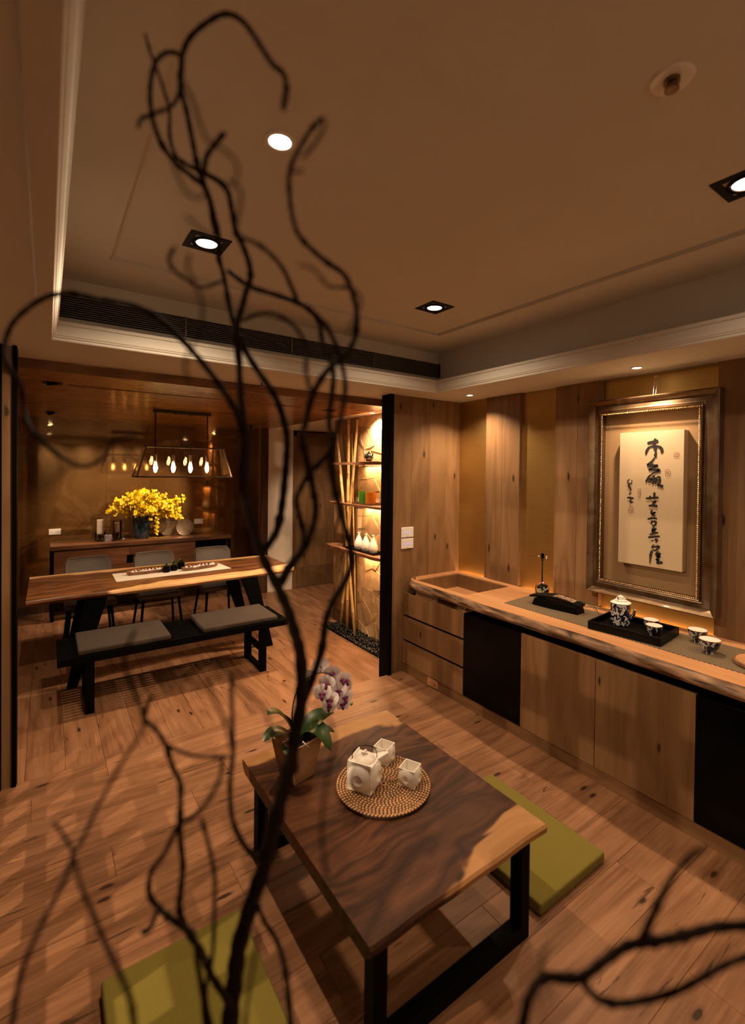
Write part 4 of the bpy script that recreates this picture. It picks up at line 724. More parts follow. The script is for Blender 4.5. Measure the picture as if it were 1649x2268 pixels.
for sx, zz in ((-1,0.240),(1,0.240),(1,0.228)):
    p = G().tube([(sx*0.006,0,zz),(sx*0.022,0,zz)],0.0018,6).xf(MR).build('peg', M_blackm, t)
    G().tube([(sx*0.022,0,zz),(sx*0.031,0,zz)],0.0036,8).xf(MR).build('peg_tip', M_porc, p)
for dx in (-0.002,0,0.002): G().tube([(dx,-0.006,0.225),(dx,-0.021,0.0),(dx,-0.020,-0.03)],0.0004,4).xf(MR).build('string', M_steel, t)
# stand with a curved inlaid lid and wire grasses
t = thing('inlaid_stone_box','low black box with a curved shell-inlaid lid and dark wires','ornament',(2.80,1.93,TZ))
MB_ = Matrix.Translation((2.795,1.915,TZ)) @ Matrix.Rotation(R(-84),4,'Z')
def arch(x0, x1, w0, z0, h, th, k=14):
    vs = []
    for i in range(k+1):
        u = i/k; x = x0+(x1-x0)*u; z = z0+h*math.sin(math.pi*u)
        ww = w0*(0.75+0.25*math.sin(math.pi*u)) if th > 0.008 else w0
        vs += [(x,-ww,z),(x,ww,z),(x,ww,z+th),(x,-ww,z+th)]
    return G().add(vs, [(i*4+a,i*4+(a+1)%4,(i+1)*4+(a+1)%4,(i+1)*4+a) for i in range(k) for a in range(4)]+[(3,2,1,0),tuple(k*4+a for a in range(4))])
G().add([(-.165,-.050,0),(.165,-.050,0),(.165,.050,0),(-.165,.050,0),(-.150,-.045,.048),(.150,-.045,.048),(.150,.045,.048),(-.150,.045,.048)],[(0,3,2,1),(4,5,6,7),(0,1,5,4),(1,2,6,5),(2,3,7,6),(3,0,4,7)]).xf(MB_).build('base', M_black, t, bevel=0.004)
arch(-0.19,0.17,0.055,0.046,0.024,0.014).xf(MB_).build('lid', M_black, t, bevel=0.003)
arch(-0.125,0.125,0.034,0.068,0.014,0.0022).xf(MB_).build('inlay', M_inlay, t)
for k, (a, b, cc) in enumerate((((.10,.0,.06),(.17,.02,.11),(.24,.05,.02)),((.12,.0,.06),(.21,.03,.125),(.28,.0,.015)),((.13,.0,.055),(.22,.06,.09),(.26,.03,.02)),((.14,.02,.04),(.27,.06,.05),(.40,.09,.055)))):
    pts = [tuple((1-u)**2*Vector(a)+2*u*(1-u)*Vector(b)+u*u*Vector(cc)) for u in [i/10 for i in range(11)]]
    G().tube(pts, [0.0022-0.0010*i/10 for i in range(11)],6).xf(MB_).build('wire_grass', M_leafd if k < 3 else M_stem, t, smooth='all')
# black tea tray with teapot and two cups
t = thing('tea_tray','black lacquer tray under the blue and white teapot','tray',(2.75,1.39,TZ))
MT = Matrix.Translation((2.75,1.39,TZ)) @ Matrix.Rotation(R(6),4,'Z')
G().box(-.125,.125,-.175,.175,0.0,0.012).box(-.145,-.135,-.195,.195,0.0,0.045).box(.135,.145,-.195,.195,0.0,0.045).box(-.135,.135,-.195,-.185,0.0,0.045).box(-.135,.135,.185,.195,0.0,0.045).box(-.137,.137,-.187,.187,0.008,0.014).xf(MT).build('tray_body', M_black, t, bevel=0.0012)
t = thing('hexagonal_teapot','tall hexagonal blue and white porcelain teapot on the black tray','teapot',(2.775,1.475,TZ+0.014))
hx, hy, hz = 2.775, 1.475, TZ+0.0142
def hexr(r, z, lobes=6, off=0.2): return [(hx+r*(1-0.07*(k%2))*math.cos(off+math.pi*k/lobes), hy+r*(1-0.07*(k%2))*math.sin(off+math.pi*k/lobes), z) for k in range(2*lobes)]
def loft(rings):
    g = G(); n = len(rings[0]); vs = [p for r_ in rings for p in r_]
    return g.add(vs, [(i*n+k,i*n+(k+1)%n,(i+1)*n+(k+1)%n,(i+1)*n+k) for i in range(len(rings)-1) for k in range(n)]+[tuple(reversed(range(n))),tuple(range((len(rings)-1)*n,len(rings)*n))])
loft([hexr(.048,hz),hexr(.052,hz+.004),hexr(.056,hz+.03),hexr(.056,hz+.115),hexr(.055,hz+.128)]).build('body', M_bw, t, bevel=0.0015)
loft([hexr(.058,hz+.128),hexr(.059,hz+.132),hexr(.044,hz+.140),hexr(.040,hz+.140)]).build('shoulder', M_porc, t, bevel=0.001)
loft([hexr(.036,hz+.140),hexr(.036,hz+.146),hexr(.028,hz+.150),hexr(.026,hz+.158),hexr(.024,hz+.158)]).build('lid', M_porc, t, bevel=0.001)
g = G()
for k in range(6):
    a = k*1.05; g.ball((hx+.012*math.cos(a),hy+.012*math.sin(a),hz+.163),.008,sz=.7,n=8,m=5)
g.ball((hx,hy,hz+.168),.007,n=8,m=5).build('knob', M_porc, t, smooth='all')
for s_ in (-1,1): G().tube([(hx+.02*s_,hy,hz+.145),(hx+.035*s_,hy,hz+.160),(hx+.030*s_,hy,hz+.172)],[.004,.003,.001],6).build('lid_leaf', M_bw, t, smooth='all')
G().tube([(hx+.01,hy-.052,hz+.05),(hx+.012,hy-.072,hz+.075),(hx+.014,hy-.078,hz+.105)],[.012,.009,.006],10).build('spout', M_bw, t, smooth='all')
def teacup(x, y, z, label, s=1.0):
    t = thing('tea_cup', label, 'cup', (x,y,z), 'blue and white tea cups on the counter')
    pr = [(0.0,0.006),(.017,.0),(.021,.0),(.021,.010),(.030,.018),(.040,.038),(.044,.062),(.0415,.0605),(.037,.040),(.027,.022),(0.0,.016)]
    G().lathe([(a*s,b*s) for a, b in pr[1:7]],(x,y,z),28).build('outer_wall', M_bw, t, smooth=True)
    G().lathe([(0.0,.008*s)]+[(.0195*s,.004*s)]+[(a*s*0.985,b*s+.0004) for a, b in reversed(pr[6:10])][::-1][:0]+[(.0195*s,.010*s),(.026*s,.019*s),(.036*s,.040*s),(.0425*s,.0625*s)],(x,y,z),28).build('white_lining', M_porc, t, smooth=True)
    G().lathe([(.0443*s,.0605*s),(.0452*s,.0625*s),(.0440*s,.0640*s),(.0424*s,.0632*s),(.0424*s,.0610*s)],(x,y,z),28).build('dark_rim', M_redt, t, smooth=True)
    return t
teacup(2.828,1.325,TZ+.0145,'blue and white tea cup at the back of the black tray',.95)
teacup(2.735,1.265,TZ+.0145,'blue and white tea cup at the front of the black tray',.95)
teacup(2.880,1.105,TZ,'blue and white footed tea cup nearer the wall, right of the tray',1.08)
teacup(2.755,1.000,TZ,'blue and white footed tea cup nearest the counter edge',1.12)
t = thing('log_slice_coaster','round bark-edged log slice at the right edge of the counter','coaster',(2.765,0.785,TZ))
G().lathe([(0.0,0.0),(.105,0.0),(.112,.008),(.110,.020),(.103,.024),(.100,.022)],(2.765,0.785,TZ),36).build('bark', M_shelf, t, smooth=True)
G().lathe([(0.0,.0225),(.101,.0225),(.101,.018),(0.0,.018)],(2.765,0.785,TZ),36).build('cut_face', M_counter, t)
t = thing('incense_burner','small dark dish with standing sticks on the log slice','burner',(2.745,0.80,TZ+.0228))
G().lathe([(0.0,0.0),(.026,0.0),(.030,.008),(.026,.010),(0.0,.006)],(2.745,0.79,TZ+.0228),20).build('dish', M_blackm, t, smooth=True)
for a, b in ((.004,.004),(-.006,.002)): G().tube([(2.745+a,0.80+b,TZ+.03),(2.745+a*3,0.805+b,TZ+.105)],.0016,6).build('stick', M_blackm, t)

# ------------------------------------------------------------------ low tea table
t = thing('low_tea_table','low dark slab tea table with pale sapwood ends and black sled legs','table',(1.10,1.5625,0.0))
def wavy_slab(x0, x1, y0, y1, z0, z1, name, mat, parent, seed, amp=0.012, under=0.02, axis='Y'):
    """slab whose two y sides are live edges with an undercut"""
    rr = random.Random(seed); n = 40; vs = []; ph = [rr.uniform(0,6) for _ in range(6)]
    def wv(x, k): return amp*(math.sin(x*5+ph[k])+0.5*math.sin(x*12+ph[k+1])+0.25*math.sin(x*27+ph[k+2]))
    for i in range(n+1):
        x = x0+(x1-x0)*i/n; a = y0+wv(x,0); b = y1+wv(x,3)
        vs += [(x,a+0.006,z1),(x,b-0.006,z1),(x,b+0.002,z1-0.008),(x,b+0.001,z1-(z1-z0)*0.5),(x,b-under,z0),(x,a+under,z0),(x,a-0.001,z1-(z1-z0)*0.5),(x,a-0.002,z1-0.008)]
    m = 8
    return G().add(vs,[(i*m+k,i*m+(k+1)%m,(i+1)*m+(k+1)%m,(i+1)*m+k) for i in range(n) for k in range(m)]+[tuple(reversed(range(m))),tuple(n*m+k for k in range(m))]).build(name, mat, parent, smooth=True)
wavy_slab(0.712,1.492,1.050,2.070,0.358,0.41,'tabletop',M_tea_top,t,3,0.004,0.030)
for yy in (1.085,1.985):
    for x0, x1 in ((0.752,0.800),(1.392,1.440)):
        G().box(x0,x1,yy,yy+0.05,0.055,0.345).build('leg', M_blackm, t, bevel=0.0015)
    G().box(0.752,1.440,yy,yy+0.05,0.0,0.055).build('foot_bar', M_blackm, t, bevel=0.0015)
    G().box(0.752,1.440,yy,yy+0.05,0.345,0.358).build('top_bar', M_blackm, t, bevel=0.001)
TT = 0.411
# rattan charger
ccx, ccy = 1.122, 1.566
t = thing('rattan_tray','round woven rattan tray under the white cube tea set','tray',(ccx,ccy,TT))
G().lathe([(0.0,0.0),(.182,0.0),(.190,.004),(.188,.009),(.178,.008),(0.0,.007)],(ccx,ccy,TT),56).build('base', M_rattand, t, smooth=True)
g = G(); 
for k in range(16):
    r_ = 0.011+k*0.01175; nb = max(7, int(2*math.pi*r_/0.0145))
    zc = TT+.0095+(0.003 if k == 15 else 0)
    for j in range(nb):
        a = 2*math.pi*j/nb+0.16*k; c_ = Vector((ccx+r_*math.cos(a),ccy+r_*math.sin(a),zc))
        g.ball(c_,1.0,sx=.0058,sy=.0064,sz=.0036,n=6,m=4,rot=Matrix.Rotation(a+0.25,3,'Z'))
stuff(g.build('weave', M_rattan, t, smooth='all'))
# cube tea set: each face swells into a dome with a round dimple
def cube_vessel(c, s, rz, open_top):
    H = s/2; n = 34; vs = []; idx = {}; fs = []
    def hgt(u, v):
        r_ = math.hypot(u, v)
        if r_ < 1.0: b = 0.62*(math.sqrt(1.56-r_*r_)-math.sqrt(0.56))/(1.249-0.7483)
        else: b = -0.20*min(1.0, (r_-1.0)/0.06)
        if r_ < 0.36: b -= 0.42*math.sqrt(max(0,1-(r_/0.36)**2))+0.03
        e = (1-u*u)*(1-v*v); return b*min(1.0, e*5)*H*0.50
    faces = [((1,0,0),(0,1,0),(0,0,1)),((-1,0,0),(0,-1,0),(0,0,1)),((0,1,0),(-1,0,0),(0,0,1)),((0,-1,0),(1,0,0),(0,0,1))]
    g = G()
    for nn, uu, vv in faces:
        nn, uu, vv = Vector(nn), Vector(uu), Vector(vv); base = []
        for j in range(n+1):
            for i in range(n+1):
                u, v = -1+2*i/n, -1+2*j/n; base.append(nn*(H+hgt(u,v))+uu*u*H+vv*v*H+Vector((0,0,H)))
        g.add(base, [(j*(n+1)+i,j*(n+1)+i+1,(j+1)*(n+1)+i+1,(j+1)*(n+1)+i) for j in range(n) for i in range(n)])
    g.add([(-H,-H,0),(H,-H,0),(H,H,0),(-H,H,0)],[(0,3,2,1)])
    M_ = Matrix.Translation(c) @ Matrix.Rotation(rz,4,'Z')
    if open_top:
        t_ = H*0.10; i_ = H-t_; z1 = 2*H
        g.add([(-H,-H,z1),(H,-H,z1),(H,H,z1),(-H,H,z1),(-i_,-i_,z1),(i_,-i_,z1),(i_,i_,z1),(-i_,i_,z1),(-i_*.8,-i_*.8,.5*H),(i_*.8,-i_*.8,.5*H),(i_*.8,i_*.8,.5*H),(-i_*.8,i_*.8,.5*H)],
              [(0,1,5,4),(1,2,6,5),(2,3,7,6),(3,0,4,7),(4,5,9,8),(5,6,10,9),(6,7,11,10),(7,4,8,11),(8,9,10,11)])
    return g, M_
TTT = TT+0.0125
t = thing('cube_teapot','white cube teapot with dimpled domed faces and thin black handle','teapot',(1.053,1.603,TTT))
g, M_ = cube_vessel((1.053,1.603,TTT),0.104,R(31),False)
H = .052
g.add([(-H,-H,2*H),(H,-H,2*H),(H,H,2*H),(-H,H,2*H)],[(0,1,2,3)])
g.xf(M_).build('body', M_bisque, t, smooth=True)
G().lathe([(.046,2*H-.001),(.0445,2*H+.004),(.040,2*H+.009),(.028,2*H+.017),(.012,2*H+.021),(0.0,2*H+.022)],(0,0,0),36).xf(M_).build('lid', M_bisque, t, smooth=True)
G().box(-.013,.013,-.004,.004,2*H+.018,2*H+.034).box(-.004,.004,-.013,.013,2*H+.018,2*H+.030).xf(M_).build('knob', M_bisque, t, bevel=0.0012)
for s_ in (-1,1):       # raised back walls of the top
    G().add([(-H,H,2*H),(H,H,2*H),(H,H-.006,2*H),(-H,H-.006,2*H),(-H,H,2*H+.010),(H,H,2*H+.010),(H,H-.004,2*H+.010),(-H,H-.004,2*H+.010)],[(0,3,2,1),(4,5,6,7),(0,1,5,4),(1,2,6,5),(2,3,7,6),(3,0,4,7)]).xf(M_ @ Matrix.Rotation(R(90) if s_ > 0 else 0,4,'Z')).build('raised_edge', M_bisque, t)
G().add([(H*.60,-.016,H*1.62),(H*.60,.016,H*1.62),(H*.5,.022,2*H),(H*.5,-.022,2*H),(H+.034,-.006,2*H-.002),(H+.034,.006,2*H-.002),(H+.030,.007,2*H+.010),(H+.030,-.007,2*H+.010)],[(0,1,2,3),(4,7,6,5),(0,4,5,1),(1,5,6,2),(2,6,7,3),(3,7,4,0)]).xf(M_ @ Matrix.Rotation(R(-45),4,'Z') @ Matrix.Translation((0.02,0,0))).build('spout', M_bisque, t, bevel=0.002)
hp = [(-.050*math.cos(a),.0,2*H+.004+.052*math.sin(a)**0.6) for a in [math.pi*i/20 for i in range(21)]]
G().tube(hp,.0016,6).xf(M_ @ Matrix.Rotation(R(-62),4,'Z')).build('wire_handle', M_blackm, t, smooth='all')
for cx_, cy_, lb in ((1.213,1.508,'white dimpled cube cup standing alone at the right of the rattan tray'),(1.213,1.690,'white dimpled cube cup behind the cube teapot')):
    t = thing('cube_cup', lb, 'cup', (cx_,cy_,TTT), 'white cube cups on the rattan tray')
    g, M_ = cube_vessel((cx_,cy_,TTT),0.070,R(26),True); g.xf(M_).build('body', M_bisque, t, smooth=True)

# ------------------------------------------------------------------ potted orchid
px_, py_ = 0.862, 1.832
t = thing('potted_orchid','white and purple moth orchid in a tapered wooden planter','potted plant',(px_,py_,TT))
MP = Matrix.Translation((px_,py_,TT)) @ Matrix.Rotation(R(14),4,'Z')
def taper(w0, w1, z0, z1): return [(-w0,-w0,z0),(w0,-w0,z0),(w0,w0,z0),(-w0,w0,z0)],[(-w1,-w1,z1),(w1,-w1,z1),(w1,w1,z1),(-w1,w1,z1)]
def wall_panel(a, w0, w1, h, th, name):
    M4 = MP @ Matrix.Rotation(a,4,'Z')
    G().add([(-w0,-w0,0),(w0,-w0,0),(w0-th,-w0+th,0),(-w0+th,-w0+th,0),(-w1,-w1,h),(w1,-w1,h),(w1-th,-w1+th,h),(-w1+th,-w1+th,h)],[(0,3,2,1),(4,5,6,7),(0,1,5,4),(1,2,6,5),(2,3,7,6),(3,0,4,7)]).xf(M4).build(name, M_planter, t)
for k in range(4): wall_panel(k*math.pi/2, .050, .077, .165, .007, 'planter_side')
G().box(-.044,.044,-.044,.044,0.0,0.006).xf(MP).build('planter_base', M_planter, t)
g = G(); rb = random.Random(5)
for k in range(60): g.ball((rb.uniform(-.055,.055),rb.uniform(-.055,.055),.125+rb.uniform(-.006,.008)),.012,sz=.6,n=6,m=4)
stuff(g.box(-.06,.06,-.06,.06,.10,.118).xf(MP).build('bark_mulch', M_shelf, t, smooth='all'))
def leaf(p0, p1, p2, wid, mat=None, parent=None, fold=0.25, nm='leaf'):
    p0, p1, p2 = map(Vector, (p0, p1, p2)); n = 14; vs = []; wid *= 1.0 if wid < .02 else 1.35
    for i in range(n+1):
        u = i/n; p = (1-u)**2*p0+2*u*(1-u)*p1+u*u*p2; d = 2*(1-u)*(p1-p0)+2*u*(p2-p1)
        if d.length < 1e-6: d = p2-p0
        side = d.cross(Vector((0,0,1))); side = side.normalized() if side.length > 1e-6 else Vector((1,0,0)); upv = side.cross(d).normalized()
        ww = wid*(math.sin(math.pi*min(1,(u*0.86+0.10)))**0.7)*(1 if i < n else 0.15)
        for k in (-1,-0.5,0,0.5,1):
            vs.append(p+side*ww*k+upv*(abs(k)*fold*ww))
    fs = [(i*5+k,i*5+k+1,(i+1)*5+k+1,(i+1)*5+k) for i in range(n) for k in range(4)]
    N_ = len(vs); vs2 = vs+[v-Vector((0,0,0.0012)) for v in vs]
    fs += [tuple(N_+a for a in reversed(f)) for f in fs]
    return G().add(vs2, fs).build(nm, mat or M_leaf, parent, smooth='all')
for a, b, c_, w_ in (((px_,py_,TT+.13),(px_-.05,py_+.02,TT+.30),(px_-.135,py_-.01,TT+.30),.036),((px_,py_,TT+.13),(px_-.07,py_+.01,TT+.24),(px_-.155,py_-.02,TT+.20),.034),
                     ((px_+.01,py_,TT+.13),(px_+.06,py_-.03,TT+.27),(px_+.100,py_-.11,TT+.125),.037),((px_+.01,py_,TT+.13),(px_+.09,py_+.01,TT+.24),(px_+.185,py_+.02,TT+.205),.038),
                     ((px_+.01,py_,TT+.13),(px_+.07,py_+.0,TT+.20),(px_+.165,py_-.03,TT+.145),.034),((px_-.01,py_,TT+.13),(px_-.05,py_-.05,TT+.17),(px_-.080,py_-.085,TT+.150),.028)):
    leaf(a, b, c_, w_, parent=t)
for pts in ([(-.02,-.05,.16),(-.05,-.07,.19),(-.045,-.075,.15),(-.02,-.078,.13)],[(.0,-.05,.15),(-.01,-.075,.18),(.015,-.08,.15)],[(-.04,-.03,.14),(-.06,-.06,.17),(-.03,-.08,.16)]):
    G().tube([(px_+a,py_+b,TT+c_) for a, b, c_ in pts],.0022,6).build('aerial_root', M_candle, t, smooth='all')
stem = [(px_,py_,TT+.12),(px_-.02,py_+.01,TT+.25),(px_+.005,py_+.01,TT+.36),(px_+.06,py_+.005,TT+.40),(px_+.12,py_,TT+.405),(px_+.17,py_,TT+.375),(px_+.20,py_,TT+.33),(px_+.215,py_,TT+.28)]
def crom(pts, k=6):
    out = []; P0 = [Vector(p) for p in pts]; m = len(P0)
    for i in range(m-1):
        a, b, c_, d = P0[max(i-1,0)], P0[i], P0[i+1], P0[min(i+2,m-1)]
        for j in range(k):
            u = j/k; out.append(0.5*((2*b)+(c_-a)*u+(2*a-5*b+4*c_-d)*u*u+(-a+3*b-3*c_+d)*u*u*u))
    return out+[P0[-1]]
G().tube(crom(stem),.0028,8).build('flower_stem', M_stem, t, smooth='all')
G().tube([(px_+.02,py_+.02,TT+.12),(px_+.005,py_+.02,TT+.36)],.0022,6).build('support_cane', M_bark, t)
def petal(L, W, cup=0.15):
    vs = []; n = 8
    for i in range(n+1):
        u = i/n; ww = W*math.sin(math.pi*(0.08+u*0.87))**0.6
        for k in (-1,-0.5,0,0.5,1): vs.append((k*ww, -cup*L*(u*(1-u))*2+0.12*abs(k)*ww, u*L))
    N_ = len(vs); fs = [(i*5+k,i*5+k+1,(i+1)*5+k+1,(i+1)*5+k) for i in range(n) for k in range(4)]
    return vs+[(a,b+0.0007,c_) for a,b,c_ in vs], fs+[tuple(N_+a for a in reversed(f)) for f in fs]
def bloom(pos, yaw, pitch, s):
    Mx = Matrix.Translation(pos) @ Matrix.Rotation(yaw,4,'Z') @ Matrix.Rotation(pitch,4,'X')
    g = G()
    for a, L, W in ((0,.030,.013),(125,.028,.012),(-125,.028,.012),(66,.033,.020),(-66,.033,.020)):
        v, f = petal(L*s, W*s); g.add([tuple(Matrix.Rotation(R(a),4,'Y') @ Vector(p)) for p in v], f)
    b = g.xf(Mx).build('blossom', M_petal, t, smooth='all')
    G().ball((0,-.006*s,-.003*s),.007*s,sy=1.2,n=8,m=6).ball((0,-.012*s,-.013*s),.0065*s,sz=1.5,n=8,m=6).ball((-.008*s,-.006*s,-.002*s),.0045*s,n=6,m=5).ball((.008*s,-.006*s,-.002*s),.0045*s,n=6,m=5).xf(Mx).build('lip', M_lip, b, smooth='all')
    return b
for dx, dy, dz, yw, pt, s_ in ((.11,-.015,.325,-35,-10,1.15),(.142,-.020,.288,-30,-15,1.15),(.165,.0,.395,-20,10,1.0),(.205,-.01,.360,20,0,1.0),(.225,-.010,.275,-10,-10,1.1),(.215,-.01,.245,-25,-20,.95),(.185,.005,.300,40,-5,1.0),(.12,.02,.425,170,10,1.1),(.045,.02,.395,165,0,1.1),(.245,.015,.315,110,0,1.0),(.172,.01,.345,-60,0,.9),(.135,-.01,.36,-45,0,1.05),(.19,-.015,.315,-30,-5,1.05),(.155,.005,.245,-35,-15,.9),(.235,.0,.345,10,0,.95)):
    bloom((px_+dx,py_+dy,TT+dz), R(yw), R(pt), s_*1.12)
for dx, dy, dz in ((.166,-.015,.262),(.263,-.005,.232)): G().ball((px_+dx,py_+dy,TT+dz),.0085,sz=1.1,n=12,m=8).build('bud', M_bud, t, smooth='all')

# ------------------------------------------------------------------ floor cushions
def cushion(x0, x1, y0, y1, label):
    t = thing('floor_cushion', label, 'cushion', ((x0+x1)/2,(y0+y1)/2,0.0), 'flat olive floor cushions')
    G().box(x0,x1,y0,y1,0.001,0.050).build('cover', M_cushion, t, bevel=0.010, seg=3, smooth=True)
    G().tube([(x0+.006,y0+.006,.044),(x1-.006,y0+.006,.044),(x1-.006,y1-.006,.044),(x0+.006,y1-.006,.044),(x0+.006,y0+.006,.044)],.0025,6,cap=False).build('seam', M_cushion, t)
    return t
cushion(1.535,1.985,1.105,1.760,'olive floor cushion on the far right side of the tea table')
cushion(0.145,0.595,1.090,1.752,'olive floor cushion on the near left side of the tea table')

# ------------------------------------------------------------------ dining table, bench, chairs
DT = 0.70
t = thing('dining_table','long live edge dining table with a pale front edge','table',(0.98,4.88,ZD))
rrd = random.Random(8); n = 60; vs = []
for i in range(n+1):
    u = i/n; x = -0.125+u*2.20
    a = 4.405+0.075*u+0.012*math.sin(x*4+1)+0.006*math.sin(x*11); b = 5.36-0.03*u+0.010*math.sin(x*3.1)
    if u > 0.97: a += 0.05*((u-0.97)/0.03)**2
    vs += [(x,a+.004,DT),(x,b-.004,DT),(x,b+.004,DT-.012),(x,b-.01,DT-.050),(x,a+.022,DT-.050),(x,a-.004,DT-.026),(x,a-.003,DT-.010)]
m = 7
G().add(vs,[(i*m+k,i*m+(k+1)%m,(i+1)*m+(k+1)%m,(i+1)*m+k) for i in range(n) for k in range(m)]+[tuple(reversed(range(m))),tuple(n*m+k for k in range(m))]).build('tabletop', M_din_top, t, smooth=True, origin=(0.98,4.88,DT))
for yy in (4.47,5.13):
    for xt, xb in ((0.33,0.165),(1.60,1.80)):
        G().hexa([(xb-.035,yy,ZD),(xb+.035,yy,ZD),(xb+.035,yy+.04,ZD),(xb-.035,yy+.04,ZD)],[(xt-.075,yy,DT-.07),(xt+.075,yy,DT-.07),(xt+.075,yy+.04,DT-.07),(xt-.075,yy+.04,DT-.07)]).build('leg', M_blackm, t, bevel=0.002)
for xt in (0.33,1.60): G().box(xt-.075,xt+.075,4.47,5.17,DT-.069,DT-.051).build('cross_bar', M_blackm, t)
G().box(0.33,1.60,4.85,4.91,DT-.10,DT-.069).build('beam', M_blackm, t)
tag(G().hexa([(0.497,4.735,DT+.0005),(1.510,4.775,DT+.0005),(1.478,5.095,DT+.0005),(0.499,5.098,DT+.0005)],[(0.497,4.735,DT+.003),(1.510,4.775,DT+.003),(1.478,5.095,DT+.003),(0.499,5.098,DT+.003)]).build('linen_runner', M_runner), 'white linen runner across the middle of the dining table','runner')
RZ = DT+.0035
ORD = ['first','second','third','fourth','fifth','sixth','seventh','eighth','ninth']
def boat(cx_, cy_, L, W, rz, label, sd):
    t = thing('wooden_boat_dish', label, 'dish', (cx_,cy_,RZ), 'carved wooden boat dishes of flowers')
    M_ = Matrix.Translation((cx_,cy_,RZ)) @ Matrix.Rotation(rz,4,'Z'); n = 16; vs = []
    for i in range(n+1):
        u = -1+2*i/n; w_ = W*(1-abs(u)**3.2)**0.5 if abs(u) < 1 else 0; zz = .012*abs(u)**2.5
        w_ = max(w_, .004); wb = w_*.62
        vs += [(u*L,-wb,zz),(u*L,-w_,.024+zz*1.4),(u*L,-w_*.88,.024+zz*1.4),(u*L*.96,-wb*.8,zz+.007),(u*L*.96,wb*.8,zz+.007),(u*L,w_*.88,.024+zz*1.4),(u*L,w_,.024+zz*1.4),(u*L,wb,zz)]
    m = 8
    G().add(vs,[(i*m+k,i*m+(k+1)%m,(i+1)*m+(k+1)%m,(i+1)*m+k) for i in range(n) for k in range(m)]+[tuple(reversed(range(m))),tuple(n*m+k for k in range(m))]).xf(M_).build('dish', M_shelf, t, smooth=True)
    rr = random.Random(sd)
    for k in range(9):
        u = -.72+1.44*k/8; g = G(); p = Vector((u*L,rr.uniform(-.25,.25)*W,.024))
        for a in range(5): g.ball(p+Vector((.009*math.cos(a*1.257),.009*math.sin(a*1.257),.004)),.0115,sz=.85,n=7,m=5)
        g.ball(p+Vector((0,0,.010)),.011,n=7,m=5)
        tag(g.xf(M_).build('flower_head', M_porc if k%3 else M_candle, smooth='all'),'white flower head in the %s boat dish, %s from its left tip' % ('left' if sd == 1 else 'right', ORD[k]),'flower','flower heads in the %s boat dish' % ('left' if sd == 1 else 'right'))
    for k in range(6):
        u = -.6+1.3*k/6; v, f = petal(.016,.007)
        g = G().add([tuple(Matrix.Rotation(rr.uniform(0,6),4,'Z') @ Matrix.Rotation(R(70),4,'X') @ Vector(p_)+Vector((u*L,rr.uniform(-.3,.5)*W,.036))) for p_ in v], f)
        tag(g.xf(M_).build('petal', M_pinkp, smooth='all'),'dark pink petal on the flowers of the %s boat dish, %s from its left tip' % ('left' if sd == 1 else 'right', ORD[k]),'petal','dark pink petals in the %s boat dish' % ('left' if sd == 1 else 'right'))
boat(0.765,4.955,.165,.048,R(5),'carved wooden boat dish of white flowers left of the small plants',1)
boat(1.245,4.915,.185,.050,R(12),'carved wooden boat dish of white flowers right of the small plants',2)
for k, (x, y, r_, h, lb) in enumerate(((0.935,4.915,.034,.050,'left small succulent in a black glass cup on the dining table'),(1.010,4.955,.032,.050,'middle spiky succulent in a black glass cup on the dining table'),(1.085,5.01,.036,.060,'right rounded succulent in a black glass cup on the dining table'))):
    t = thing('potted_succulent', lb, 'potted plant', (x,y,RZ), 'small succulents in black cups')
    G().lathe([(0.0,0.0),(r_*.82,0.0),(r_,.006),(r_,h),(r_*.9,h),(r_*.88,h*.85),(0.0,h*.85)],(x,y,RZ),22).build('cup', M_blackg, t, smooth=True)
    rr = random.Random(k)
    for j in range(16):
        a = j*2.4; L = .025+.028*(j%3)/2+(.015 if k == 1 else 0); e = R(30+(j%4)*15)
        dx, dy = math.cos(a)*math.cos(e)*L, math.sin(a)*math.cos(e)*L
        leaf((x,y,RZ+h*.85),(x+dx*.6,y+dy*.6,RZ+h*.85+math.sin(e)*L*.8),(x+dx,y+dy,RZ+h*.85+math.sin(e)*L), .0045 if k < 2 else .008, M_leaf, t, nm='succulent_leaf')
# bench
t = thing('slatted_bench','long black slatted bench in front of the dining table','bench',(0.90,4.16,ZD))
BZ = 0.375
for k in range(12):
    y0 = 3.925+k*0.0400
    G().box(0.06,1.745,y0,y0+0.023,BZ-.020,BZ).build('slat', M_blackm, t, bevel=0.001)
G().box(0.06,1.745,3.915,3.924,BZ-.05,BZ).build('rail', M_blackm, t); G().box(0.06,1.745,4.395,4.404,BZ-.05,BZ).build('rail', M_blackm, t)
for xx in (0.06,0.46,0.90,1.34,1.725): G().box(xx,xx+.02,3.924,4.395,BZ-.045,BZ-.0225).build('cross_bar', M_blackm, t)
for xx in (0.225,1.50):
    for yy in (3.935,4.30): G().box(xx,xx+.055,yy,yy+.05,ZD,BZ-.046).build('leg', M_blackm, t, bevel=0.0015)
    G().box(xx+.006,xx+.049,3.985,4.30,0.12,0.155).build('stretcher', M_blackm, t, bevel=0.001); G().box(xx+.006,xx+.049,3.985,4.30,ZD,ZD+.03).build('stretcher', M_blackm, t, bevel=0.001)
for x0, x1, lb in ((0.180,0.785,'grey linen seat pad on the left half of the slatted bench'),(1.025,1.655,'grey linen seat pad on the right half of the slatted bench')):
    t = thing('bench_cushion', lb, 'cushion', ((x0+x1)/2,4.16,BZ), 'grey bench pads')
    G().box(x0,x1,3.93,4.385,BZ+.001,BZ+.042).build('cover', M_greyfab, t, bevel=0.012, seg=3, smooth=True)
    G().tube([(x0+.01,3.94,BZ+.022),(x1-.01,3.94,BZ+.022)],.0022,6).build('zip_seam', M_greyfab, t)
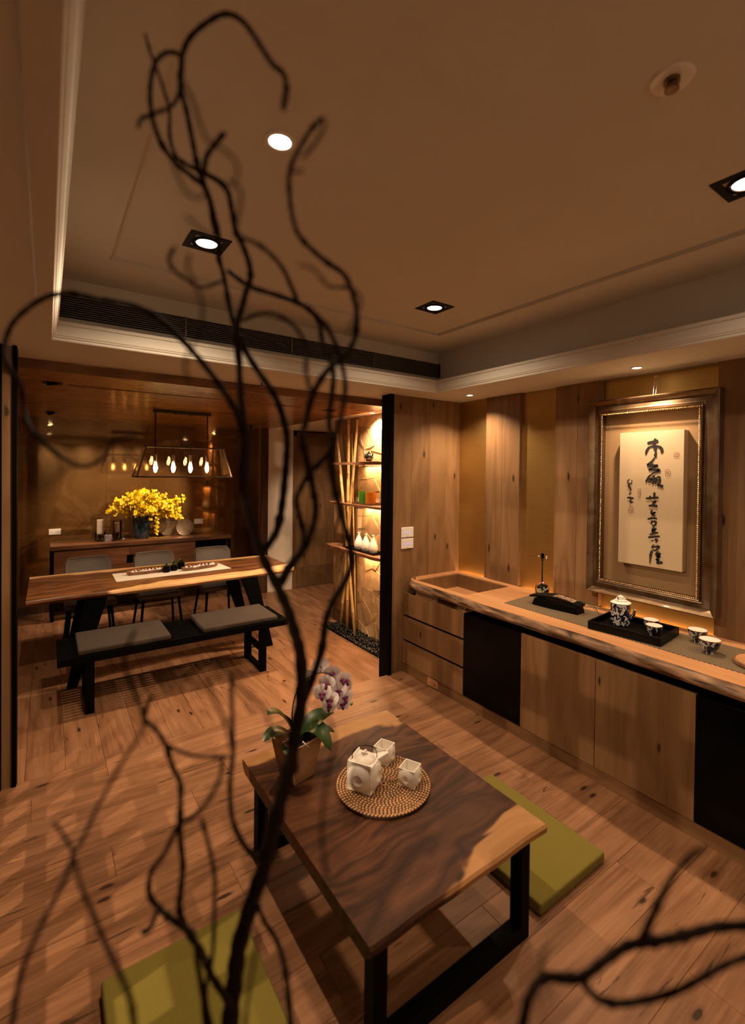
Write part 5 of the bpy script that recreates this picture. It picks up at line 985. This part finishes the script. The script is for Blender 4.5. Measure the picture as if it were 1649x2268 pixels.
# chairs behind the table
def chair(x, label):
    y = 5.42; t = thing('dining_chair', label, 'chair', (x,y,ZD), 'grey dining chairs behind the table')
    G().box(x-.21,x+.21,5.22,5.63,0.375,0.425).build('seat', M_chair, t, bevel=0.018, seg=3, smooth=True)
    vs = []; n, m = 12, 8; hw = .195
    for j in range(m+1):
        v = j/m; z = 0.455+v*0.325; yb = 5.63+0.075*v
        # rounded top corners
        ww = hw if v < 0.86 else hw-0.028*(1-math.sqrt(max(0,1-((v-.86)/.14)**2)))*1.0
        for i in range(n+1):
            u = -1+2*i/n; vs.append((x+u*ww, yb-0.030*u*u, z))
    N_ = len(vs); vs += [(a,b+.030,c_) for a,b,c_ in vs]; q = n+1
    fs = [(j*q+i,j*q+i+1,(j+1)*q+i+1,(j+1)*q+i) for j in range(m) for i in range(n)]; fs += [tuple(N_+a for a in reversed(f)) for f in fs]
    bd = [i for i in range(n+1)]+[j*q+n for j in range(1,m+1)]+[m*q+i for i in range(n-1,-1,-1)]+[j*q for j in range(m-1,0,-1)]
    fs += [(bd[k],bd[(k+1)%len(bd)],N_+bd[(k+1)%len(bd)],N_+bd[k]) for k in range(len(bd))]
    G().add(vs, fs).build('backrest', M_chair, t, bevel=0.006, seg=2, smooth=True)
    for sx in (-1,1):
        G().tube([(x+sx*.165,5.27,.374),(x+sx*.205,5.215,ZD)],[.014,.011],10).build('leg', M_blackm, t, smooth=True)
        G().tube([(x+sx*.165,5.60,.374),(x+sx*.205,5.70,ZD)],[.014,.011],10).build('leg', M_blackm, t, smooth=True)
        G().tube([(x+sx*.15,5.60,.38),(x+sx*.15,5.70,.60)],.010,8).build('back_strut', M_blackm, t, smooth=True)
    return t
chair(0.345,'grey upholstered dining chair at the left of the three behind the table')
chair(0.955,'grey upholstered dining chair in the middle of the three behind the table')
chair(1.575,'grey upholstered dining chair at the right of the three behind the table')

# ------------------------------------------------------------------ sideboard and what stands on it
SZ = 0.800
t = thing('walnut_sideboard','long walnut sideboard on black legs against the far wall','sideboard',(1.04,6.74,ZD))
G().box(0.030,2.052,6.50,6.990,SZ-.045,SZ).build('top', M_walnut, t, bevel=0.002)
G().box(0.060,1.588,6.525,6.985,0.18,SZ-.055).build('carcass', M_walnut, t)
for x0, x1 in ((0.062,0.822),(0.826,1.586)):
    g = G().box(x0,x1,6.505,6.524,0.185,0.535).box(x0,x1,6.505,6.524,0.64,SZ-.060)
    g.box(x0,0.79,6.505,6.524,0.536,0.639) if x0 < .5 else g.box(0.985,x1,6.505,6.524,0.536,0.639)
    g.build('door', M_walnut, t)
G().box(0.79,0.985,6.5235,6.5248,0.536,0.639).build('handle_recess', M_blackm, t)
G().box(1.59,2.0,6.53,6.985,0.18,0.20).box(1.59,2.0,6.97,6.985,0.18,SZ-.047).box(1.984,2.0,6.53,6.985,0.18,SZ-.047).box(1.59,2.0,6.53,6.985,0.46,0.48).build('open_shelf', M_blackm, t)
for x0 in (0.032,2.012):
    for yy in (6.505,6.945): G().box(x0,x0+.035,yy,yy+.035,ZD,SZ-.046).build('leg', M_blackm, t, bevel=0.001)
    G().box(x0,x0+.035,6.54,6.945,0.14,0.175).build('leg_rail', M_blackm, t)
# flowers
t = thing('yellow_flower_arrangement','bursting yellow orchid spray arrangement in a blue glazed vase','flower arrangement',(0.99,6.76,SZ))
vx, vy = 0.99, 6.76
G().lathe([(0.0,0.0),(.080,0.0),(.084,.01),(.092,.12),(.106,.25),(.112,.325),(.104,.325),(.098,.25),(.082,.02),(0.0,.02)],(vx,vy,SZ),32).build('vase', M_vase, t, smooth=True)
ry = random.Random(21); g = G(); gs = G()
def floret(p, s):
    for k in range(3):
        a = ry.uniform(0,6.28); e = ry.uniform(-.6,.9); d = Vector((math.cos(a)*math.cos(e),math.sin(a)*math.cos(e),math.sin(e)))
        sd = d.orthogonal().normalized(); o2 = d.cross(sd)
        q = p+d*s*.5
        g.add([q-sd*s*.5-d*s*.5,q+sd*s*.5-d*s*.4,q+sd*s*.62+d*s*.5+o2*s*.15,q-sd*s*.55+d*s*.5-o2*s*.1],[(0,1,2,3)])
for k in range(56):
    a = ry.uniform(0,6.28); e = abs(ry.gauss(0.25,0.42)); L = ry.uniform(.24,.44)
    if math.cos(a) > 0 and ry.random() < .25: e = ry.uniform(-.35,.1); L *= .9
    top = Vector((vx+.10+math.cos(a)*math.cos(e)*L*1.05, vy-.02+math.sin(a)*math.cos(e)*L*.52, SZ+.34+math.sin(e)*L*1.05))
    base = Vector((vx+ry.uniform(-.05,.05),vy+ry.uniform(-.05,.05),SZ+.25)); midp = (base+top)/2+Vector((0,0,.09))
    pts = [(1-u)**2*base+2*u*(1-u)*midp+u*u*top for u in [i/8 for i in range(9)]]
    gs.tube(pts,.0015,4)
    for i in range(2,9):
        for _ in range(7 if i > 3 else 4): floret(pts[i]+Vector((ry.gauss(0,.026),ry.gauss(0,.02),ry.gauss(0,.024))), ry.uniform(.018,.030))
for k in range(26):       # a hanging spray on the right
    u = k/25; floret(Vector((vx+.155+.012*math.sin(k),vy-.11,SZ+.26-.21*u)), .02)
stuff(gs.build('stems', M_stem, t)); stuff(g.build('blossoms', M_yellow, t))
for k in range(7):
    a = -1.9+k*.55; pts = crom([(vx+.02,vy,SZ+.3),(vx+.10*a,vy+.03,SZ+.55),(vx+.20*a+.02*(k%2),vy+.05,SZ+.72-.05*abs(a))],5)
    G().tube(pts,[.003-.0022*i/(len(pts)-1) for i in range(len(pts))],5).build('bare_twig', M_bark, t, smooth='all')
gp = random.Random(3)
for k in range(7):
    v, f = petal(.020,.009); x, y = 1.09+k*.034+gp.uniform(-.008,.008), 6.64+gp.uniform(-.05,.06)
    tag(G().add([tuple(Matrix.Translation((x,y,SZ+.003)) @ Matrix.Rotation(gp.uniform(0,6),4,'Z') @ Matrix.Rotation(R(86),4,'X') @ Vector(p)) for p in v], f).build('fallen_petal', M_yellow, smooth='all'),'fallen yellow petal on the sideboard, %s to the right of the blue vase' % ORD[k],'petal','fallen yellow petals')
# silver plates leaning on the wall
def plate(cx_, cy_, r_, tilt, label):
    t = thing('silver_plate', label, 'plate', (cx_,cy_,SZ), 'round silver plates on the sideboard')
    M_ = Matrix.Translation((cx_,cy_,SZ+r_*math.cos(tilt)+.001)) @ Matrix.Rotation(-tilt,4,'X') @ Matrix.Rotation(R(-8),4,'Z')
    G().lathe([(0.0,.004),(r_*.82,.002),(r_*.88,-.004),(r_*.97,-.008),(r_,-.004),(r_*.98,.004),(r_*.86,.006),(0.0,.010)],(0,0,0),44,axis='Y').xf(M_).build('dish', M_plate, t, smooth=True)
    G().lathe([(r_*.96,-.010),(r_,-.012),(r_*1.02,-.006),(r_,0.0),(r_*.97,-.004)],(0,0,0),44,axis='Y').xf(M_).build('rim', M_bronze, t, smooth=True)
plate(1.325,6.885,.128,R(14),'larger round silver plate leaning behind the flowers')
plate(1.520,6.790,.110,R(16),'smaller round silver plate leaning in front of the larger one')
# candles
def candle(x, y, glass_r, glass_h, cr, c0, ch, label, dark=True, clear=True):
    t = thing('candle_holder', label, 'candle', (x,y,SZ), 'candles on the sideboard')
    gl = 0.0035
    G().lathe([(0.0,0.0),(glass_r,0.0),(glass_r,glass_h),(glass_r-gl,glass_h),(glass_r-gl,.010),(0.0,.010)],(x,y,SZ),24).build('glass_cylinder', M_glass if clear else M_blackg, t, smooth=True)
    g = G(); rr = random.Random(int(x*100))
    for k in range(60):
        a = rr.uniform(0,6.3); q = rr.uniform(0,glass_r-.012); g.ball((x+q*math.cos(a),y+q*math.sin(a),SZ+.014+rr.uniform(0,c0-.020)),.0065,n=6,m=4)
    stuff(g.build('pebbles', M_pebble, t, smooth='all'))
    G().lathe([(0.0,c0),(cr,c0),(cr,c0+ch-.003),(cr-.004,c0+ch),(.006,c0+ch-.003),(0.0,c0+ch-.003)],(x,y,SZ),22).build('wax', M_candle, t, smooth=True)
    G().tube([(x,y,SZ+c0+ch-.004),(x+.001,y,SZ+c0+ch+.008)],.0012,5).build('wick', M_blackm, t)
candle(0.535,6.78,.056,.105,.036,.085,.175,'tall grey pillar candle in a black pebble glass at the left')
candle(0.725,6.84,.048,.235,.034,.090,.115,'pillar candle inside a tall clear glass cylinder left of the vase')
t = thing('square_candle','small square grey candle between the two glass cylinders','candle',(0.612,6.69,SZ),'candles on the sideboard')
G().box(.575,.650,6.655,6.730,SZ,SZ+.075).build('wax', M_candleg, t, bevel=0.003); G().tube([(.612,6.69,SZ+.074),(.613,6.69,SZ+.084)],.0012,5).build('wick', M_blackm, t)
for k, (x, y) in enumerate(((.505,6.70),(.540,6.67),(.668,6.655),(.690,6.69),(.725,6.70),(.785,6.74))):
    tag(G().ball((x,y,SZ+.009),.014,sz=.65,n=10,m=6).build('pebble', M_pebble if k < 5 else M_porc, smooth='all'),'small loose pebble at the foot of the candles, %s from the left' % ORD[k],'pebble','loose pebbles round the candles')

# ------------------------------------------------------------------ pendant lantern
t = thing('pendant_lantern','long glass and dark metal lantern of bare bulbs over the dining table','pendant lamp',(1.12,5.15,1.605))
G().box(0.855,1.400,5.115,5.185,2.250,2.2795).build('canopy', M_bronzed, t, bevel=0.002)
for xx in (1.06,1.20): G().ball((xx,5.15,2.247),.010,n=8,m=6).build('canopy_screw', M_bronzed, t)
for xx in (0.872,1.368): G().tube([(xx,5.15,2.25),(xx,5.15,1.92)],.0075,10).build('rod', M_bronzed, t, smooth=True)
bt = [(0.672,5.01),(1.565,5.01),(1.565,5.29),(0.672,5.29)]; tp = [(0.782,5.085),(1.520,5.085),(1.520,5.215),(0.782,5.215)]
bt = [(0.690,5.00),(1.575,5.00),(1.575,5.30),(0.690,5.30)]
zb, zt = 1.615, 1.912
for k in range(4):
    a, b = bt[k], bt[(k+1)%4]; G().tube([(*a,zb),(*b,zb)],.0085,4).build('bottom_rail', M_bronzed, t)
    a, b = tp[k], tp[(k+1)%4]; G().tube([(*a,zt),(*b,zt)],.0085,4).build('top_rail', M_bronzed, t)
    G().tube([(*bt[k],zb),(*tp[k],zt)],.0085,4).build('corner_post', M_bronze, t)
    a, b, c_, d = bt[k], bt[(k+1)%4], tp[(k+1)%4], tp[k]
    G().add([(*a,zb),(*b,zb),(*c_,zt),(*d,zt)],[(0,1,2,3)]).build('glass_pane', M_glass, t)
G().box(0.79,1.512,5.125,5.175,1.905,1.917).build('lamp_bar', M_bronze, t)
for k in range(4):
    bx = 0.873+k*0.1643; zc = 1.705
    G().tube([(bx,5.15,1.905),(bx,5.15,1.835)],.004,6).build('cord', M_blackm, t)
    s_ = G().lathe([(0.0,1.838),(.011,1.838),(.015,1.83),(.015,1.775),(.011,1.770),(0.0,1.770)],(bx,5.15,0),16).build('socket', M_bronze, t, smooth=True)
    bl = G().lathe([(.012,1.772),(.014,1.755),(.026,1.725),(.031,1.700),(.030,1.680),(.020,1.660),(.006,1.652),(0.0,1.651)],(bx,5.15,0),20).build('bulb', M_glass, t, smooth=True)
    g = G()
    for j in range(8):
        a = j*math.pi/4; g.tube([(bx+.006*math.cos(a),5.15+.006*math.sin(a),1.760),(bx+.017*math.cos(a),5.15+.017*math.sin(a),1.70),(bx+.010*math.cos(a),5.15+.010*math.sin(a),1.668)],.0042,5)
    g.build('filament', M_fil, bl)
    l = bpy.data.lights.new('lamp_light','POINT'); l.energy = P_BULB; l.color = (1.0,.52,.22); l.shadow_soft_size = .012
    o = bpy.data.objects.new('lamp_light', l); COL.objects.link(o); o.parent = t; o.location = Vector((bx,5.15,1.715))-WL[t.name]

# ------------------------------------------------------------------ bamboo alcove
def notch_shelf(z0, z1, y0, y1, label):
    t = thing('live_edge_shelf', label, 'shelf', (2.64,(y0+y1)/2,z0), 'dark live edge shelves on the stone wall')
    rr = random.Random(int(z0*50)); n = 26
    fr = [(2.53+.006*math.sin(k*1.3)+rr.uniform(-.003,.003)+(.0 if k < n-1 else .02), y0+(y1-y0)*k/n) for k in range(n+1)]
    ya, yb2, xa, xb = 4.25, 4.62, 2.605, 2.725
    def strip(poly): return poly
    g = G(); vs = []; XH = 2.592
    for k in range(n): 
        a, b = fr[k], fr[k+1]
        g.add([(a[0]+.006,a[1],z0),(XH if ya<(a[1]+b[1])/2<yb2 else 2.605,a[1],z0),(XH if ya<(a[1]+b[1])/2<yb2 else 2.605,b[1],z0),(b[0]+.006,b[1],z0),(a[0],a[1],z1),(XH if ya<(a[1]+b[1])/2<yb2 else 2.605,a[1],z1),(XH if ya<(a[1]+b[1])/2<yb2 else 2.605,b[1],z1),(b[0],b[1],z1)],[(0,3,2,1),(4,5,6,7),(3,0,4,7),(1,2,6,5)]+([(0,1,5,4)] if k == 0 else [])+([(2,3,7,6)] if k == n-1 else []))
    g.box(2.605,2.746,y0,ya,z0,z1).box(2.605,2.746,yb2,y1,z0,z1).box(xb,2.746,ya,yb2,z0,z1).build('board', M_shelf, t)
    G().box(2.725,2.737,3.36,4.20,z0-.006,z0-.0005).build('light_strip', M_led, t)
    area(t, (2.715,3.80,z0-.010), (2.735,3.80,0), P_SHELF, .80, .012, AMBER, 170, xdir=(0,1,0))
    return t
notch_shelf(1.757,1.783,3.32,4.66,'uppermost live edge shelf on the stone wall, holding the little teapot')
notch_shelf(1.330,1.354,3.32,4.69,'middle live edge shelf on the stone wall, holding the coloured glasses')
notch_shelf(0.842,0.874,3.32,4.74,'lowest live edge shelf on the stone wall, holding three white vases')
def bamboo(p0, p1, r_, label, seed):
    p0, p1 = Vector(p0), Vector(p1); t = thing('bamboo_pole', label, 'bamboo', p0, 'bamboo poles in the black pebble bed')
    rr = random.Random(seed); L = (p1-p0).length; d = (p1-p0)/L; s_ = 0.0; nodes = []
    while s_ < L: s_ += rr.uniform(.22,.32); nodes.append(min(s_,L))
    pts = [p0]; rad = [r_]
    for q in nodes:
        if q < L-.02: pts += [p0+d*(q-.008),p0+d*q,p0+d*(q+.008)]; rad += [r_,r_*1.12,r_]
    pts.append(p1); rad.append(r_*.85); G().tube(pts, rad, 12).build('cane', M_bamboo, t, smooth='all')
    for q in nodes:
        if q < L-.02: G().tube([p0+d*(q-.002),p0+d*(q+.002)],r_*1.16,12).build('node', M_node, t)
bamboo((2.612,4.184,ZD+.03),(2.612,4.625,2.24),.0155,'bamboo pole leaning furthest left at its top',1)
bamboo((2.646,4.400,ZD+.03),(2.646,4.411,2.27),.0165,'nearly upright bamboo pole in the middle of the bundle',2)
bamboo((2.681,4.590,ZD+.03),(2.681,4.290,2.24),.0155,'bamboo pole leaning to the right at its top',3)
bamboo((2.712,4.330,ZD+.03),(2.712,4.455,2.10),.009,'thin bamboo pole behind the middle of the bundle',4)
bx_ = struct(G().box(2.50,2.512,3.30,4.74,ZD,ZD+.004).build('trim_9', M_oak))
g = G(); rp = random.Random(9)
g.box(2.512,2.745,3.29,4.72,ZD,ZD+.006)
for k in range(1100):
    x, y = rp.uniform(2.525,2.735), rp.uniform(3.31,4.71); r_ = rp.uniform(.009,.018)
    g.ball((x,y,ZD+.012+rp.uniform(0,.020)*(1 if x > 2.56 else .4)),r_,sx=rp.uniform(.8,1.3),sy=rp.uniform(.8,1.2),sz=rp.uniform(.5,.75),n=7,m=4,rot=Matrix.Rotation(rp.uniform(0,3),3,'Z'))
tag(g.build('pebble_bed', M_pebble, smooth='all'),'bed of glossy black pebbles at the foot of the bamboo poles','pebbles',kind='stuff')
# things on the shelves
t = thing('slice_coaster','pale curled wooden slice under the little green teapot','coaster',(2.64,4.0,1.7835))
G().hexa([(2.59,3.90,1.784),(2.69,3.90,1.784),(2.69,4.10,1.784),(2.59,4.10,1.784)],[(2.585,3.885,1.792),(2.695,3.885,1.792),(2.695,4.115,1.792),(2.585,4.115,1.792)]).build('slice', M_counter, t, bevel=0.002)
t = thing('little_teapot','little dark green glazed teapot on the top shelf','teapot',(2.64,4.0,1.7925))
q = (2.64,4.0,1.7925)
G().lathe([(0.0,0.0),(.026,0.0),(.030,.006),(.044,.030),(.046,.048),(.036,.066),(.022,.074),(0.0,.075)],q,26).build('body', M_tpot, t, smooth=True)
G().lathe([(.024,.074),(.022,.082),(.008,.086),(.006,.090),(.010,.096),(.006,.102),(0.0,.103)],q,18).build('lid', M_tpot, t, smooth=True)
G().tube([(2.64,3.957,1.835),(2.64,3.935,1.850),(2.64,3.925,1.872)],[.011,.008,.005],8).build('spout', M_tpot, t, smooth='all')
G().tube(crom([(2.64,4.040,1.858),(2.64,4.066,1.864),(2.64,4.070,1.838),(2.64,4.046,1.822)],4),.0045,7).build('handle', M_tpot, t, smooth='all')
t = thing('square_tray','dark square tray under the green and amber glasses','tray',(2.64,4.02,1.3545))
G().box(2.56,2.72,3.87,4.19,1.3545,1.3625).box(2.56,2.566,3.87,4.19,1.3625,1.374).box(2.714,2.72,3.87,4.19,1.3625,1.374).box(2.566,2.714,3.87,3.876,1.3625,1.374).box(2.566,2.714,4.184,4.19,1.3625,1.374).build('tray_body', M_dark, t)
for y, mt, lb in ((4.085,M_green,'green glass candle tumbler on the middle shelf'),(3.960,M_orange,'amber glass candle tumbler on the middle shelf')):
    t = thing('glass_tumbler', lb, 'glass', (2.64,y,1.363), 'coloured glass tumblers')
    G().lathe([(0.0,0.0),(.050,0.0),(.054,.004),(.054,.120),(.050,.120),(.049,.012),(0.0,.010)],(2.64,y,1.363),28).build('tumbler', mt, t, smooth=True)
    G().lathe([(0.0,.078),(.0485,.078),(.0485,.082),(0.0,.082)],(2.64,y,1.363),24).build('wax', M_candle, t)
t = thing('long_tray','long narrow black tray under the three white vases','tray',(2.63,4.04,0.8745))
G().box(2.575,2.70,3.80,4.34,0.8745,0.883).box(2.575,2.581,3.80,4.34,0.883,0.895).box(2.694,2.70,3.80,4.34,0.883,0.895).box(2.581,2.694,3.80,3.806,0.883,0.895).box(2.581,2.694,4.334,4.34,0.883,0.895).build('tray_body', M_black, t)
for y, lb in ((4.175,'leftmost of the three small white bottle vases'),(4.040,'middle of the three small white bottle vases'),(3.905,'rightmost of the three small white bottle vases')):
    t = thing('bottle_vase', lb, 'vase', (2.64,y,0.8835), 'white bottle vases on the lowest shelf')
    G().lathe([(0.0,0.0),(.034,0.0),(.044,.012),(.049,.040),(.043,.075),(.026,.115),(.013,.145),(.011,.160),(.015,.168),(.011,.168),(.008,.155),(0.0,.15)],(2.64,y,0.8835),28).build('vase_body', M_porc, t, smooth=True)
    G().lathe([(.011,.166),(.016,.168),(.015,.172),(.010,.170)],(2.64,y,0.8835),20).build('lip', M_porc, t, smooth=True)

# ------------------------------------------------------------------ twisted willow in a floor vase, close to the camera
WB = (0.186,0.560,0.0)
t = thing('willow_floor_vase','tall dark floor vase of twisted willow branches close to the camera','vase',WB)
G().lathe([(0.0,0.0),(.10,0.0),(.13,.04),(.145,.20),(.13,.42),(.09,.60),(.065,.70),(.072,.74),(.064,.74),(.055,.69),(.08,.58),(.11,.4),(.12,.2),(.10,.03),(0.0,.02)],WB,36).build('vase', M_vase, t, smooth=True)
wt = thing('willow_branches','dark twisted willow branches filling the foreground','branches',(0.186,0.560,0.60))
for bi, row in enumerate(BRANCHES):
    pts = [Vector(p[:3]) for p in row]; rad = [p[3] for p in row]
    if bi == 0: pts = [Vector((WB[0],WB[1],0.60))]+pts; rad = [rad[0]]+rad
    dn = crom(pts, 5); rr2 = []; m = len(pts)
    rk = random.Random(bi)
    for i in range(len(dn)):
        u = i/5; k = min(int(u), m-2); v_ = u-k; base = rad[k]*(1-v_)+rad[min(k+1,m-1)]*v_
        rr2.append(base*(1+0.10*math.sin(i*1.9+bi)+(0.35 if rk.random() < 0.06 else 0)))
    rr2[-1] *= 0.55
    if bi: rr2[0] *= 0.8
    G().tube(dn, rr2, 9).build('branch', M_bark, wt, smooth='all')

# lattice screen at the left, outside the frame: it throws the small squares of light on the floor
t = thing('lattice_screen','open timber lattice screen at the left of the room','screen',(-0.75,1.90,0.0))
LX = -0.75
for y0 in (0.60,3.10): G().box(LX-.02,LX+.02,y0,y0+.05,0,2.33).build('stile', M_dark, t)
for z0 in (0.0,2.28): G().box(LX-.02,LX+.02,0.65,3.10,z0,z0+.05).build('rail', M_dark, t)
b0 = None
for k in range(21):
    y = 0.70+k*0.115
    if b0 is None: b0 = G().box(LX-.006,LX+.006,y,y+.045,0.05,2.28).build('bar', M_dark, t)
    else: inst(b0,'bar',(LX,y+.0225,1.165),t)
b0 = None
for k in range(15):
    z = 0.12+k*0.145
    if b0 is None: b0 = G().box(LX+.006,LX+.014,0.65,3.10,z,z+.050).build('bar', M_dark, t)
    else: inst(b0,'bar',(LX+.010,1.875,z+.025),t)
round_light(-1.65,1.35,2.335,'small round downlight behind the lattice screen',watts=P_SOFFIT*3.4,angle=150,aim=(0.9,0.75,-1),sz=0.006)
# pale curtain behind the camera, seen mirrored in the lacquered far wall
t = thing('sheer_curtain','pale pleated curtain behind the camera','curtain',(0.6,-1.70,0.0))
vs = []; n = 260
for i in range(n+1):
    x = -0.25+2.55*i/n; y = -1.70+0.025*math.sin(i*1.15)+0.01*math.sin(i*2.7)
    vs += [(x,y,0.20),(x,y,2.32)]
G().add(vs,[(2*i,2*i+2,2*i+3,2*i+1) for i in range(n)]).build('curtain_cloth', M_white, t, smooth='all')
G().box(-0.28,2.34,-1.72,-1.68,2.32,2.334).build('curtain_rail', M_white, t)

for x, nm in ((0.10,'leftmost'),(0.85,'second from the left'),(1.60,'third from the left'),(2.30,'rightmost')):  # unseen lamps, added so the curtain's mirror image reads brighter
    round_light(x,-1.25,2.335,'unseen fill lamp added behind the camera to brighten the curtain, '+nm,watts=P_SOFFIT*0.5,angle=150,aim=(0,-0.35,-1))
